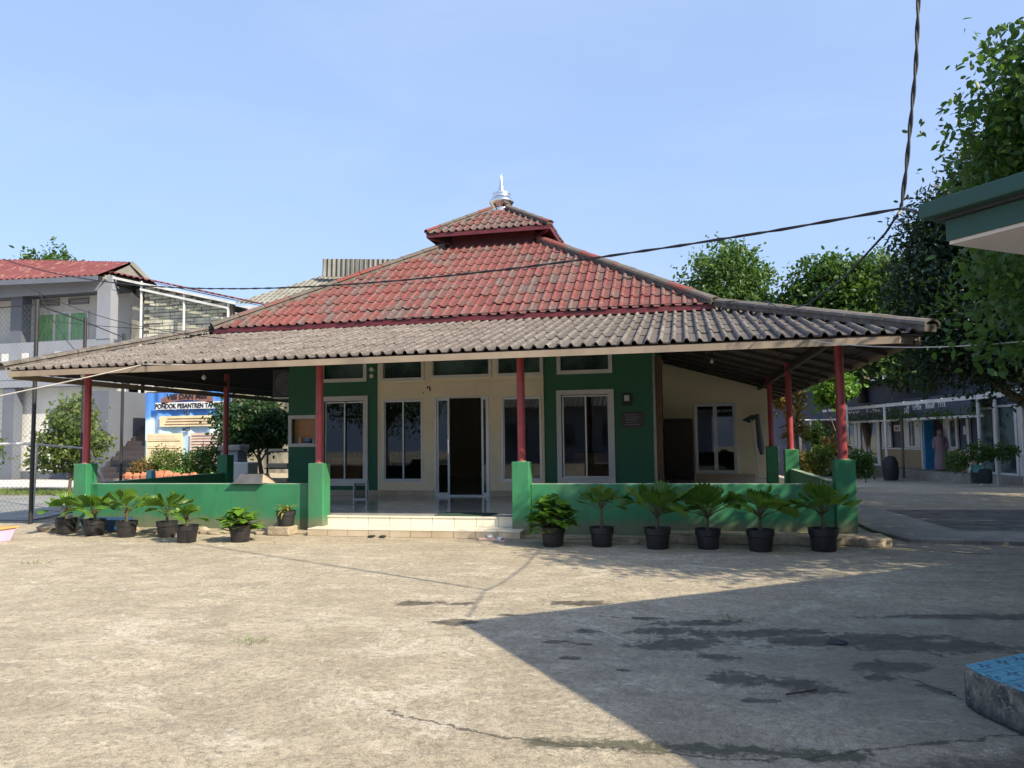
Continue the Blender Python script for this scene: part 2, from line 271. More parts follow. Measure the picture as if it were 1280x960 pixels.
# ground concrete -------------------------------------------------
def concrete():
    n=N('yard_concrete'); P=n.coord()
    big=n.noise(.28,5,.6,vec=P); mid=n.noise(1.4,7,.65,vec=P,dist=.5); st=n.noise(1.1,8,.7,vec=P,sc3=(1,3.2,1),dist=.9); fine=n.noise(22,6,.75,vec=P); grit=n.noise(120,3,.7,vec=P)
    c=n.mix(n.ramp(mid,[(.36,0),(.62,1)]),(.46,.385,.27),(.68,.585,.43))
    c=n.mix(n.ramp(n.noise(.75,7,.7,vec=P,dist=1.),[(.47,0),(.56,.45)]),c,(.36,.30,.21)); c=n.mix(n.ramp(big,[(.42,0),(.60,.6)]),c,(.57,.485,.345))
    c=n.mix(n.ramp(st,[(.42,.6),(.54,0)]),c,(.42,.36,.255)); c=n.mix(n.ramp(n.noise(.8,9,.8,vec=P,sc3=(1,1.5,1),dist=2.6),[(.489,0),(.5,.8),(.511,0)]),c,(.13,.11,.075)); c=n.mix(n.ramp(n.noise(.45,10,.8,vec=P,sc3=(1,1.6,1),dist=1.5),[(.55,0),(.60,.6)]),c,(.74,.67,.53))
    pat=n.noise(1.9,10,.78,vec=P,sc3=(1,1.7,1),dist=1.4)
    c=n.mix(n.ramp(pat,[(.58,0),(.64,.85)]),c,(.82,.75,.61))
    c=n.mix(n.ramp(n.noise(9,8,.8,vec=P,dist=.8),[(.56,0),(.66,.6)]),c,(.62,.56,.45))
    c=n.mix(n.ramp(fine,[(.36,.8),(.49,0)]),c,(.22,.19,.14))
    c=n.mix(n.ramp(grit,[(.36,.7),(.5,0)]),c,(.16,.14,.105)); c=n.mix(n.ramp(grit,[(.60,0),(.72,.5)]),c,(.72,.66,.54))
    vo=n.new('ShaderNodeTexVoronoi'); vo.inputs['Scale'].default_value=9; n.l.new(P,vo.inputs[0]); c=n.mix(n.math('MULTIPLY',n.ramp(vo.outputs['Distance'],[(.10,1),(.16,0)]),n.ramp(n.noise(3,3,vec=P),[(.5,0),(.6,.8)])),c,(.25,.21,.16))
    chip=n.noise(42,8,.9,vec=P); c=n.mix(n.ramp(chip,[(.57,0),(.63,.75)]),c,(.80,.73,.60)); c=n.mix(n.ramp(chip,[(.37,.7),(.43,0)]),c,(.20,.17,.12))
    c=n.mix(n.ramp(n.noise(2.6,9,.8,vec=P,dist=2.2),[(.486,0),(.5,.85),(.514,0)]),c,(.11,.095,.07))
    # damp, grimy area under the trees at right (a stain with its own outline)
    sep=n.new('ShaderNodeSeparateXYZ'); n.l.new(P,sep.inputs[0]); X,Y=sep.outputs[0],sep.outputs[1]
    wn_=n.noise(4.5,7,.7,vec=P); wb=n.noise(17,7,.75,vec=P)
    def blob(cx,cy,rx,ry,rot=0,soft=.25,wob=.9,amt=1.):
        dx=n.math('SUBTRACT',X,cx); dy=n.math('SUBTRACT',Y,cy); ca,sa=math.cos(rot),math.sin(rot)
        u=n.math('DIVIDE',n.math('ADD',n.math('MULTIPLY',dx,ca),n.math('MULTIPLY',dy,sa)),rx)
        v=n.math('DIVIDE',n.math('SUBTRACT',n.math('MULTIPLY',dy,ca),n.math('MULTIPLY',dx,sa)),ry)
        d=n.math('SQRT',n.math('ADD',n.math('MULTIPLY',u,u),n.math('MULTIPLY',v,v)))
        d=n.math('ADD',d,n.math('MULTIPLY',n.math('SUBTRACT',n.math('ADD',n.math('MULTIPLY',wn_,.5),n.math('MULTIPLY',wb,.5)),.5),wob*6.5))
        r=n.new('ShaderNodeMapRange'); r.inputs[1].default_value=1+soft/2; r.inputs[2].default_value=1-soft/2; r.inputs[3].default_value=0; r.inputs[4].default_value=amt; n.l.new(d,r.inputs[0]); return r.outputs[0]
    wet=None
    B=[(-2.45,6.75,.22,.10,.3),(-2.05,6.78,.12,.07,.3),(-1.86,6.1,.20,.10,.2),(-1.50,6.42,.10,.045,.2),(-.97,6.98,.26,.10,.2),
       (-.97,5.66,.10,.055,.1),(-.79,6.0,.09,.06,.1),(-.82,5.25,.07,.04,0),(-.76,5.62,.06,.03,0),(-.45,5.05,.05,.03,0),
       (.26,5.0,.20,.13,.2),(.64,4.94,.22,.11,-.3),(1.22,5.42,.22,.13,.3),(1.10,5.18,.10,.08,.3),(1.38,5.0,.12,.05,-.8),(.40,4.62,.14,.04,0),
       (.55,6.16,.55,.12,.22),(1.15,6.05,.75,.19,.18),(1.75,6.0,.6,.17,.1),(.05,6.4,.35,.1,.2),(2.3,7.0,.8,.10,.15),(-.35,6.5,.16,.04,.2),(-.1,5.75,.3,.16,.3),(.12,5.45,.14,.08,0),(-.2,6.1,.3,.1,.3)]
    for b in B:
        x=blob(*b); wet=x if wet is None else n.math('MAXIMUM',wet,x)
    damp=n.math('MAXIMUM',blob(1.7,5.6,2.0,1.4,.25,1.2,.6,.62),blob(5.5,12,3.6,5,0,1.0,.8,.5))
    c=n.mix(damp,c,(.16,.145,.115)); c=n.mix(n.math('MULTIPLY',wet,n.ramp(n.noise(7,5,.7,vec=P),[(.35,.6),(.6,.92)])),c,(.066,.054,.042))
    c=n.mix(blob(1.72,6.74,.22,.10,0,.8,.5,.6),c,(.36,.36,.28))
    # mossy joint that curves across the foreground
    wx=n.math('MULTIPLY',n.math('SUBTRACT',n.noise(4,5,.65,vec=P),.5),.22); wy=n.math('MULTIPLY',n.math('SUBTRACT',n.noise(5.3,5,.65,vec=P),.5),.22); Xw=n.math('ADD',X,wx); Yw=n.math('ADD',Y,wy)
    def poly(pts):
        dm=None
        for (ax,ay),(bx_,by_) in zip(pts[:-1],pts[1:]):
            L2=(bx_-ax)**2+(by_-ay)**2; u=n.math('SUBTRACT',Xw,ax); v=n.math('SUBTRACT',Yw,ay)
            t=n.math('DIVIDE',n.math('ADD',n.math('MULTIPLY',u,bx_-ax),n.math('MULTIPLY',v,by_-ay)),L2,clamp=True)
            p=n.math('SUBTRACT',u,n.math('MULTIPLY',t,bx_-ax)); q=n.math('SUBTRACT',v,n.math('MULTIPLY',t,by_-ay)); d=n.math('SQRT',n.math('ADD',n.math('MULTIPLY',p,p),n.math('MULTIPLY',q,q))); dm=d if dm is None else n.math('MINIMUM',dm,d)
        return dm
    d1=poly([(-1.65,4.08),(-1.56,4.02),(-.98,3.84),(-.3,3.78),(.3,3.78),(.89,4.05),(1.7,4.4),(3,5.2)]); d2=poly([(-.75,3.80),(-.1,3.86),(.75,3.92)])
    frag=n.noise(16,7,.8,vec=P)
    moss=n.math('MULTIPLY',n.ramp(n.math('ADD',d2,n.math('MULTIPLY',n.math('SUBTRACT',frag,.5),.35)),[(.03,1),(.085,0)]),1.); c=n.mix(n.math('MULTIPLY',moss,.85),c,(.060,.062,.032))
    c=n.mix(n.ramp(n.math('ADD',d1,n.math('MULTIPLY',n.math('SUBTRACT',frag,.5),.05)),[(.005,.8),(.015,0)]),c,(.05,.043,.03))
    c=n.mix(n.math('MULTIPLY',blob(1.7,3.75,1.3,.42,.35,.5,.35,.8),1.),c,(.085,.068,.048))
    n.color(c); rr=n.ramp(fine,[(.3,.8),(.7,.95)]); n.rough(n.mix(wet,rr,(.42,.42,.42)))
    h=n.math('ADD',n.math('ADD',n.math('MULTIPLY',fine,.45),n.math('MULTIPLY',grit,.25)),n.math('MULTIPLY',mid,1.1)); n.bump(h,.95,.04)
    return n.m
M['concrete']=concrete()
n=N('old_grey_concrete'); f=n.noise(1.2,8,.7); c=n.ramp(f,[(.3,(.16,.15,.13)),(.7,(.34,.32,.28))]); n.color(n.mix(n.ramp(n.noise(25,4),[(.35,.5),(.5,0)]),c,(.09,.085,.07))); n.rough(.9); n.bump(n.noise(18,5),.5,.02); M['old_conc']=n.m
n=N('dark_asphalt_patch'); n.color(n.ramp(n.noise(3,6),[(.35,(.055,.048,.043)),(.65,(.15,.135,.12))])); n.rough(.9); n.bump(n.noise(60,3),.4,.01); M['asphalt']=n.m
n=N('mossy_crack'); n.color(n.ramp(n.noise(9,5),[(.4,(.022,.02,.016)),(.65,(.05,.06,.025))])); n.rough(1); M['crack']=n.m
n=N('court_surface'); n.color(n.ramp(n.noise(.8,6),[(.3,(.20,.21,.20)),(.7,(.33,.33,.30))])); n.rough(.95); M['court']=n.m
n=N('bare_earth'); n.color(n.ramp(n.noise(1.5,6),[(.3,(.14,.11,.075)),(.7,(.28,.23,.16))])); n.rough(1); n.bump(n.noise(15,5),.5,.03); M['earth']=n.m
n=N('broken_apron_concrete'); f=n.noise(2.5,8,.75); n.color(n.ramp(f,[(.3,(.20,.165,.12)),(.65,(.46,.38,.27))])); n.rough(.95); n.bump(n.noise(9,7,.7),.9,.05); M['apron']=n.m
# ------------------------------------------------------------------ ground and setting
def ss(a,b,x): t=min(1,max(0,(x-a)/(b-a))); return t*t*(3-2*t)
def gh(x,y): d=-x*.2215+y*.975; return -.50*ss(17,32,d)*ss(2.6,5,x)
gx=sorted({-400,-100,-30,0,2,2.6,*[3+.5*i for i in range(8)],*range(8,30,2),60,150,400}); gy=sorted({-60,0,*range(12,40,1),60,120,700}); gm=MB()
gm.add([(x,y,gh(x,y)) for y in gy for x in gx],[(j*len(gx)+i,j*len(gx)+i+1,(j+1)*len(gx)+i+1,(j+1)*len(gx)+i) for j in range(len(gy)-1) for i in range(len(gx)-1)])
struct('ground',gm,M['concrete'],smooth=True)
struct('court_ground',MB().prism([(-60,12.9),(-12.35,12.35),(-14.9,18.4),(-18.5,22.6),(-60,22.6)],.002,.012),M['court'])
struct('path',MB().prism([(-60,22.6),(-14,22.6),(-13,27),(-60,27)],.004,.02),M['pale_wall'])
struct('verge_earth',MB().prism([(-60,20.0),(-16.6,20.0),(-18,21.6),(-60,21.6)],.012,.03),M['earth'])
struct('patch_of_asphalt',MB().prism([(3.72,16.3),(3.9,12.75),(7.6,12.9),(7.2,16.6)],.001,.008),M['asphalt'])
def ragged(x0,x1,y0,y1,z,nseg=40,amp=.04,seed=1):
    r=random.Random(seed); top=[];
    for i in range(nseg+1):
        x=x0+(x1-x0)*i/nseg; top.append((x,y0+amp*(r.random()-.5)*2+amp*1.5*math.sin(i*.7)))
    return MB().prism(top+[(x1,y1),(x0,y1)],0,z)
a=ragged(-.4,2.62,10.98,11.6,.115,36,.035,3); part('apron_kerb',a,M['apron'],bevel=.02)['kind']='structure'
a=ragged(-10.4,-5.9,11.22,11.6,.045,40,.06,5); part('apron_kerb',a,M['apron'],bevel=.015)['kind']='structure'
a=ragged(-2.5,-.4,11.25,11.6,.03,20,.03,8); part('apron_kerb',a,M['apron'],bevel=.01)['kind']='structure'
struct('driveway_slab',MB().prism([(2.95,11.5),(4.6,11.35),(7,11.4),(12,11.8),(12,12.7),(3.9,12.6),(3.55,17),(2.6,17),(2.72,12.5)],0,.05),M['old_conc'])
def crack(pts,w,seed,name='crack'):
    r=random.Random(seed); L=[];Rr=[]; P=[]
    for (a,b) in zip(pts[:-1],pts[1:]):
        k=max(2,int(math.dist(a,b)/.022))
        for i in range(k): t=i/k; P.append((a[0]+(b[0]-a[0])*t,a[1]+(b[1]-a[1])*t))
    P.append(pts[-1]); m=MB(); off=0; vs=[]
    for i,p in enumerate(P):
        off=off*.9+(r.random()-.5)*.028; ww=w*(.15+r.random()**1.6*1.4)*(min(1,i/6,(len(P)-1-i)/6)+.05)
        d=Vector((P[min(i+1,len(P)-1)][0]-P[max(i-1,0)][0],P[min(i+1,len(P)-1)][1]-P[max(i-1,0)][1])).normalized(); nn=Vector((-d.y,d.x))
        c=Vector(p)+nn*off; vs+=[(*(c-nn*ww*.5*r.random()),.004),(*(c+nn*ww*.5*r.random()),.004)]
    m.add(vs,[(2*i,2*i+2,2*i+3,2*i+1) for i in range(len(P)-1)][:]); struct(name,m,M['crack'])
crack([(-.9,6.55),(-.6,6.45),(-.2,6.42),(.2,6.5),(.4,6.55)],.014,3)
crack([(1.2,5.3),(1.4,5.0),(1.55,4.75)],.016,4)
crack([(2.6,10.9),(3.3,10.6),(4.4,10.5),(6,10.6)],.04,5)
crack([(-8,9.3),(-7,9.6),(-6.2,9.4),(-5.6,9.5)],.010,8); crack([(-9.5,8.4),(-8.3,9.2),(-7.2,9.9)],.010,10)
# ------------------------------------------------------------------ mosque
mq=thing('mosque','low green and cream prayer hall with tiered red and grey tiled roof and deep verandah','mosque',(-4.2,11.7,0))
GZ=.27
part('plinth',MB().box(-10.42,2.12,11.72,22.98,.005,GZ-.012),M['grout'],mq)
part('plinth',MB().box(2.42,2.43,23,23.01,0,.01).box(-.6,2.35,23.05,28,.0,GZ),M['grout'],mq)
# verandah floor
fm=mesh('floor_tile',MB().box(-.197,.197,-.197,.197,-.012,0),M['floor_tile'])
for i in range(8):
    for j in range(10):
        o=bpy.data.objects.new('floor_tile',fm); col.objects.link(o); o.location=(-5.76+.2+i*.4+.0,11.72+.2+j*.4175,GZ); o.scale=(1,1.04,1); wparent(o,mq)
fl=MB()
for x0,x1 in ((-10.3,-5.77),(-2.555,2.05)):
    k=int(round((x1-x0)/.4)); s=(x1-x0)/k
    for i in range(k):
        for j in range(10): fl.box(x0+i*s+.003,x0+(i+1)*s-.003,11.78+j*.412,11.78+(j+1)*.412-.006,GZ-.012,GZ)
for i in range(7):
    for j in range(17): fl.box(-.64+i*.4,-.646+(i+1)*.4,15.93+j*.414,15.924+(j+1)*.414,GZ-.012,GZ)
part('floor_tile',fl,M['floor_tile'],mq,kind='stuff')
# steps
part('step_core',MB().box(-5.9,-2.44,11.18,11.7,.003,.098).box(-5.80,-2.53,11.68,11.72,.1,.252),M['grout'],mq)
def tiles(xs,y0,y1,z0,z1,mat,name,parent,gap=.004):
    for a,b in zip(xs[:-1],xs[1:]): part(name,MB().box(a+gap,b-gap,y0,y1,z0,z1),mat,parent)
xs=[-5.9+i*3.46/10 for i in range(11)]; tiles(xs,11.166,11.178,.005,.104,M['riser_low'],'step_tile',mq)
tiles(xs,11.160,11.665,.105,.117,M['riser_tile'],'tread_tile',mq)
xs=[-5.80+i*3.27/9 for i in range(10)]; tiles(xs,11.666,11.678,.120,.248,M['riser_tile'],'step_tile',mq)
tiles(xs,11.650,11.71,.251,.276,M['riser_tile'],'nosing_tile',mq)
# pillars
def pillar(x,y,zb,zt,shade=False,bw=.135,r=.062):
    p=part('pillar',MB().tube([(x,y,zb),(x,y,zb+.05),(x,y,zt)],[r*1.06,r,r],20),M['redp'],mq,smooth=True)
    part('pillar_base',MB().box(x-bw,x+bw,y-bw,y+bw,0.002,zb),M['green'],p,bevel=.012)
    part('pillar_collar',MB().tube([(x,y,zb),(x,y,zb+.012)],r*1.35,16),M['fascia'],p)
for x,zb in ((-10.47,1.15),(-5.93,1.135),(-2.50,1.14),(2.17,1.14)): pillar(x,11.62,zb,2.9)
pillar(-10.5,15.9,1.2,3.1); pillar(2.1,16.6,1.2,3.1); pillar(2.1,20.2,1.22,3.1)
# low walls
def lowwall(x0,x1,y0,y1,zt=.79):
    p=part('low_wall',MB().box(x0,x1,y0,y1,.0,zt),M['green'],mq,bevel=.012); part('wall_coping',MB().box(x0+.004,x1-.004,y0+.005,y1-.005,zt+.0005,zt+.006),M['green_edge'],p)
lowwall(-10.33,-6.07,11.6,11.74); lowwall(-2.36,2.03,11.6,11.74); lowwall(-10.56,-10.44,11.76,15.76); lowwall(2.05,2.17,11.76,16.46,.80)
# hall walls
def wallholes(name,X0,X1,Z0,Z1,y0,y1,holes,mat,parent):
    xs=sorted({X0,X1,*[h[i] for h in holes for i in (0,1)]}); zs=sorted({Z0,Z1,*[h[i] for h in holes for i in (2,3)]})
    xs=[x for x in xs if X0<=x<=X1]; zs=[z for z in zs if Z0<=z<=Z1]
    def solid(i,j):
        if i<0 or j<0 or i>=len(xs)-1 or j>=len(zs)-1: return False
        cx=(xs[i]+xs[i+1])/2; cz=(zs[j]+zs[j+1])/2
        return not any(h[0]<cx<h[1] and h[2]<cz<h[3] for h in holes)
    m=MB()
    for i in range(len(xs)-1):
        for j in range(len(zs)-1):
            if not solid(i,j): continue
            a,b,c,d=xs[i],xs[i+1],zs[j],zs[j+1]
            m.quad((a,y0,c),(b,y0,c),(b,y0,d),(a,y0,d)); m.quad((b,y1,c),(a,y1,c),(a,y1,d),(b,y1,d))
            if not solid(i-1,j): m.quad((a,y1,c),(a,y0,c),(a,y0,d),(a,y1,d))
            if not solid(i+1,j): m.quad((b,y0,c),(b,y1,c),(b,y1,d),(b,y0,d))
            if not solid(i,j-1): m.quad((a,y1,c),(b,y1,c),(b,y0,c),(a,y0,c))
            if not solid(i,j+1): m.quad((a,y0,d),(b,y0,d),(b,y1,d),(a,y1,d))
    return part(name,m,mat,parent)
WY=15.9
gl=(-8.0,-7.04,.60,2.39); gr=(-2.55,-1.54,.65,2.40)
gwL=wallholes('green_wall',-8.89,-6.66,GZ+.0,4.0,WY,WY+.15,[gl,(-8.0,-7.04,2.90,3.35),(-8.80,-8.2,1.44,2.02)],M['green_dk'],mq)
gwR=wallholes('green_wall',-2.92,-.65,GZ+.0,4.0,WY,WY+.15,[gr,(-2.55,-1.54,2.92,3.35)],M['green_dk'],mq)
c1=(-6.55,-5.65,.60,2.38); c2=(-3.83,-2.99,.60,2.38); dr=(-5.33,-4.14,GZ,2.41)
cw=wallholes('cream_wall',-6.66,-2.92,GZ,4.0,WY-.04,WY+.13,[c1,c2,dr,(-6.55,-5.65,2.87,3.35),(-5.38,-4.12,2.90,3.35),(-3.9,-2.99,2.90,3.35)],M['cream'],mq)
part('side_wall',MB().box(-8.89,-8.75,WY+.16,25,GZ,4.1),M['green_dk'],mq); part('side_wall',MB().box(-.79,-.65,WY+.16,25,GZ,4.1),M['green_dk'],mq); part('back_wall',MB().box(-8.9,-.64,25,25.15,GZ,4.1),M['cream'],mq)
part('hall_floor',MB().box(-8.74,-.8,WY+.16,24.99,GZ-.01,GZ+.01),M['floor_tile'],mq); part('hall_ceiling',MB().box(-8.88,-.66,WY-.03,25.1,4.02,4.07),M['pale_wall'],mq)
def frame(x0,x1,z0,z1,y0,y1,w,mat,parent,name='window_frame'):
    return part(name,MB().box(x0,x1,y0,y1,z0,z0+w).box(x0,x1,y0,y1,z1-w,z1).box(x0,x0+w,y0,y1,z0+w,z1-w).box(x1-w,x1,y0,y1,z0+w,z1-w),mat,parent)
def sash(x0,x1,z0,z1,y,parent,wd=.03):
    s=frame(x0,x1,z0,z1,y,y+.03,wd,M['alu'],parent,'sash'); part('pane',MB().box(x0+wd,x1-wd,y+.012,y+.018,z0+wd,z1-wd),M['glass'],s); return s
def window(x0,x1,z0,z1,y,trim=None,tw=.11):
    if trim:
        root=frame(x0-tw,x1+tw,z0-tw,z1+tw,y-.035,y+.0,tw,M['white'],mq); part('window_sill',MB().box(x0-.0,x1+.0,y+.0,y+.1,z0,z0+.012),M['white'],root)
    else: root=frame(x0-.012,x1+.012,z0-.012,z1+.012,y-.012,y+.06,.03,M['alu'],mq)
    xm=(x0+x1)/2; e=.012
    # sashes as sub-parts' level: frame > sash (pane joined level kept on the frame)
    for a,b,yy in ((x0+e,xm+.02,y+.03),(xm-.02,x1-e,y+.065)):
        frame(a,b,z0+e,z1-e,yy,yy+.03,.03,M['alu'],root,'sash'); part('pane',MB().box(a+.03,b-.03,yy+.012,yy+.018,z0+e+.03,z1-e-.03),M['glass'],root)
    return root
window(*gl,WY,True); window(*gr,WY,True,.10); window(*c1,WY-.04); window(*c2,WY-.04)
def transom(x0,x1,z0,z1,y,tw=.08):
    r=frame(x0-tw,x1+tw,z0-tw,z1+tw,y-.03,y+.0,tw,M['white'],mq,'transom_frame'); m=MB()
    k=int((x1-x0)/.05)
    for i in range(k): m.box(x0+i*.05,x0+i*.05+.004,y+.05,y+.054,z0,z1)
    for i in range(int((z1-z0)/.05)): m.box(x0,x1,y+.0545,y+.0585,z0+i*.05,z0+i*.05+.004)
    part('wire_grille',m,paint_g,r,kind='stuff'); part('transom_backing',MB().box(x0,x1,y+.11,y+.12,z0,z1),M['glass_dk'],r)
paint_g=paint('green_grille_wire',(.03,.16,.10),.6,.1,0)
transom(-8.0,-7.04,2.9,3.35,WY); transom(-2.55,-1.54,2.92,3.35,WY)
for a in ((-6.55,-5.65,2.87,3.35),(-5.38,-4.12,2.9,3.35),(-3.9,-2.99,2.9,3.35)): transom(*a,WY-.04,.07)
part('picture_rail',MB().box(-6.64,-2.94,WY-.055,WY-.041,2.70,2.73),M['cream'],mq)
# door: fixed aluminium jamb, narrow side glass, leaves slid aside
dw=frame(-5.345,-4.125,GZ+.0,2.42,WY-.055,WY+.05,.03,M['alu'],mq,'door_frame')
for a,b in ((-5.315,-5.02),(-4.30,-4.155)):
    frame(a,b,GZ+.03,2.39,WY-.02,WY+.01,.045,M['alu'],dw,'door_leaf'); part('pane',MB().box(a+.045,b-.045,WY-.008,WY-.002,GZ+.075,2.345),M['glass'],dw)
part('door_handle',MB().box(-5.05,-5.03,WY-.05,WY-.03,1.2,1.5),M['steel'],dw)
# niche in green wall
nb=frame(-8.88,-8.12,1.37,2.09,WY-.03,WY+.0,.08,M['white'],mq,'niche_frame'); part('niche_box',MB().box(-8.8,-8.2,WY+.13,WY+.145,1.44,2.02).box(-8.8,-8.2,WY+.01,WY+.13,1.44,1.45),M['wood'],nb)
for k,(x,hh) in enumerate(((-8.63,.17),(-8.28,.16))):
    single('bottle',MB().lathe((x,WY+.06,1.452),[(.028,0),(.03,.02),(.03,.09),(.012,.12),(.01,hh)],12),M['white_pipe'],'small white bottle at the %s end of the niche in the green wall'%('left','right')[k],'bottle','bottles in the wall niche',True)
single('book',MB().box(-8.5,-8.36,WY+.02,WY+.1,1.452,1.5),M['blue'],'lower blue book lying in the niche in the green wall','book','books in the wall niche'); single('book',MB().box(-8.49,-8.37,WY+.025,WY+.1,1.503,1.56),M['skyblue'],'upper pale blue book lying in the niche in the green wall','book','books in the wall niche')
# skirting
for a,b in ((-8.88,-6.68),(-6.64,-5.35),(-4.12,-2.96),(-2.9,-.67)):
    k=max(1,int(round((b-a)/.4))); s=(b-a)/k; yy=WY if (a<-8 or a>-2.92) else WY-.04
    for i in range(k): part('skirting_tile',MB().box(a+i*s+.003,a+(i+1)*s-.003,yy-.012,yy-.001,GZ+.002,GZ+.125),M['riser_low'],mq)
part('wall_cover_strip',MB().box(-6.675,-6.645,WY-.055,WY-.041,GZ+.13,4),M['cream'],mq)
# brown door at the side of the hall, and the cream room behind
sd=part('side_door_frame',MB().box(-.648,-.60,16.1,16.2,GZ,3.3).box(-.648,-.60,17.0,17.1,GZ,3.3),M['white_pipe'],mq); part('door_leaf',MB().box(-.60,-.47,16.25,16.30,GZ,3.2),M['brown'],sd)
rw=wallholes('cream_wall',-.64,2.41,GZ,4.2,23,23.14,[(.27,1.42,.42,2.44)],M['cream'],mq)
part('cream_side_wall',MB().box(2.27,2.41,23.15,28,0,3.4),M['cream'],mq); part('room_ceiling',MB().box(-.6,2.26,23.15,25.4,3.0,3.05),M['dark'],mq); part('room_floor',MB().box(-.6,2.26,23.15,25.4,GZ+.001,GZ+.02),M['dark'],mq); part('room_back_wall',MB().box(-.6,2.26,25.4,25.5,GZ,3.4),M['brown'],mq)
dd=frame(.25,1.44,.40,2.46,22.96,23.04,.045,M['alu'],mq,'door_frame')
for a,b in ((.295,.845),(.85,1.395)):
    frame(a,b,.445,2.41,22.98,23.01,.05,M['alu'],dd,'door_leaf'); part('pane',MB().box(a+.05,b-.05,22.99,22.996,.495,2.36),M['glass'],dd)
part('door_handle',MB().box(.80,.83,22.94,22.975,1.3,1.5),M['white'],dd)
part('threshold',MB().box(-.1,1.9,22.7,22.95,GZ+.001,.40),M['riser_low'],mq)
# ---- roofs
hz=lambda Y:2.775+.255*(Y-10.7)
tilebank=[]   # (screen area, roof part, mb, mat, name)
def projarea(c,w,h,nrm):
    d=Vector(c)-CAM; D=d.length; return w*h*abs(nrm.dot(d.normalized()))/D/D
def tile(P,U,V,Nn,w,L,amp,roof,mat,tint,flip=1):
    """one wave tile: P lower-left corner, U across, V up the slope"""
    prof=[(-.02,.0),(.05,.70),(.15,1.0),(.27,.95),(.37,.5),(.43,.02),(.72,-.06),(1.0,.0)]
    m=MB(); vs=[]
    lift=.013 if mat is M['rt_grey'] else .02; skew=random.gauss(0,.003 if mat is M['rt_grey'] else .006); rise=random.gauss(0,.003)
    for j,(v,l) in enumerate(((0,lift),(1.05,.0))):
        for a,h in prof: vs.append(P+U*(a*w)+V*(v*L)+Nn*(h*amp+l+skew*(a-.5)+rise))
    for a,h in prof: vs.append(P+U*(a*w)+Nn*(h*amp+lift-.014)+V*.004)
    k=len(prof); fs=[(i,i+1,k+i+1,k+i) for i in range(k-1)]+[(2*k+i,2*k+i+1,i+1,i) for i in range(k-1)]
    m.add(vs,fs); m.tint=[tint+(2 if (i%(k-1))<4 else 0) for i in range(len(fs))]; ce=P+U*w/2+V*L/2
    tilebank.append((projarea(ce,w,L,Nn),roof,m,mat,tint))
def slope(roof,A,B,At,Bt,pitch,row,amp,mat):
    """A,B eave corners (left,right seen from outside), At,Bt top corners"""
    A,B,At,Bt=map(Vector,(A,B,At,Bt)); U=(B-A).normalized(); q=(At-A); V=(q-U*q.dot(U)); H=V.length; V.normalize(); Nn=U.cross(V)
    if Nn.z<0: Nn=-Nn
    W=(B-A).length; la=(At-A).dot(U); lb=W-(Bt-A).dot(U); k=int(round(W/pitch)); p=W/k
    rows=int(math.ceil(H/row-1e-6)); row=H/rows
    for i in range(k):
        uc=(i+.5)*p
        vmax=H*min(1, uc/la if la>1e-6 else 9, (W-uc)/lb if lb>1e-6 else 9)
        j=0
        while j*row<vmax-.04:
            L=min(row,vmax-j*row); jit=(random.random()-.5)*.035
            tile(A+U*(i*p)+V*(j*row+jit-.03 if j==0 else j*row+jit),U,V,Nn,p,L,amp,roof,mat,random.random()); j+=1
def deck(A,B,At,Bt,off=-.02,th=.03):
    m=MB(); A,B,At,Bt=map(Vector,(A,B,At,Bt)); n_=((B-A).cross(At-A)).normalized(); n_=n_ if n_.z>0 else -n_
    a=[p+n_*off for p in (A,B,Bt,At)]; b=[p+n_*(off-th) for p in (A,B,Bt,At)]
    m.add(a+b,[(0,1,2,3),(7,6,5,4),(0,4,5,1),(1,5,6,2),(2,6,7,3),(3,7,4,0)]); return m
def ridge(roof,a,b,r,mat,seg=.42,limit=[0]):
    part('hip_mortar',MB().bar(Vector(a)-Vector((0,0,r*.30)),Vector(b)-Vector((0,0,r*.30)),r*1.55,r*.75),M['cap_grey'],roof)
    a=Vector(a); b=Vector(b); L=(b-a).length; k=max(1,int(L/seg)); d=(b-a).normalized(); s=d.cross(Vector((0,0,1))).normalized(); u=s.cross(d)
    for i in range(k):
        m=MB(); p0=a+d*(L*i/k-.03); p1=a+d*(L*(i+1)/k); vs=[]
        for p,rr in ((p0,r*1.08),(p1,r*.96)):
            for q in range(7):
                an=math.pi*(q/6); vs.append(p+s*math.cos(an)*rr+u*(math.sin(an)*rr*.62))
        for q in range(7):
            an=math.pi*(q/6); vs.append(p0+d*.003+s*math.cos(an)*rr*1.0*.9+u*(math.sin(an)*rr*.5))
        m.add(vs,[(q,q+7,q+8,q+1) for q in range(6)]+[(14+q,q,q+1,14+q+1) for q in range(6)],random.random()); part('ridge_cap',m,mat,roof,smooth=False)
# lower roof
EL0=(-11.22,10.68,2.765); ER0=(3.04,10.68,2.80); TL=(-10.32,15.2,3.93); TR=(.62,15.2,3.95)
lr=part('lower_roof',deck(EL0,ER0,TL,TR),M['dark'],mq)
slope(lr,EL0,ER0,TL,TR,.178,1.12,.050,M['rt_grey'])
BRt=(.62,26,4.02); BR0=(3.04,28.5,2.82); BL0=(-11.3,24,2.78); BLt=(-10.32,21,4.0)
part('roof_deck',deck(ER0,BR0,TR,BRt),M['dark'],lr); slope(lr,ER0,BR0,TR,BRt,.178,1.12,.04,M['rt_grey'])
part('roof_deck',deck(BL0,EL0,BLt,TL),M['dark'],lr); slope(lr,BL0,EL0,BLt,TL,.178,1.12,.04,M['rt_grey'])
part('roof_lining',deck((2.95,11.3,2.74),(2.95,28.4,2.74),(-.6,15.7,3.75),(-.6,28.4,3.75),0,.012),M['dark'],lr)
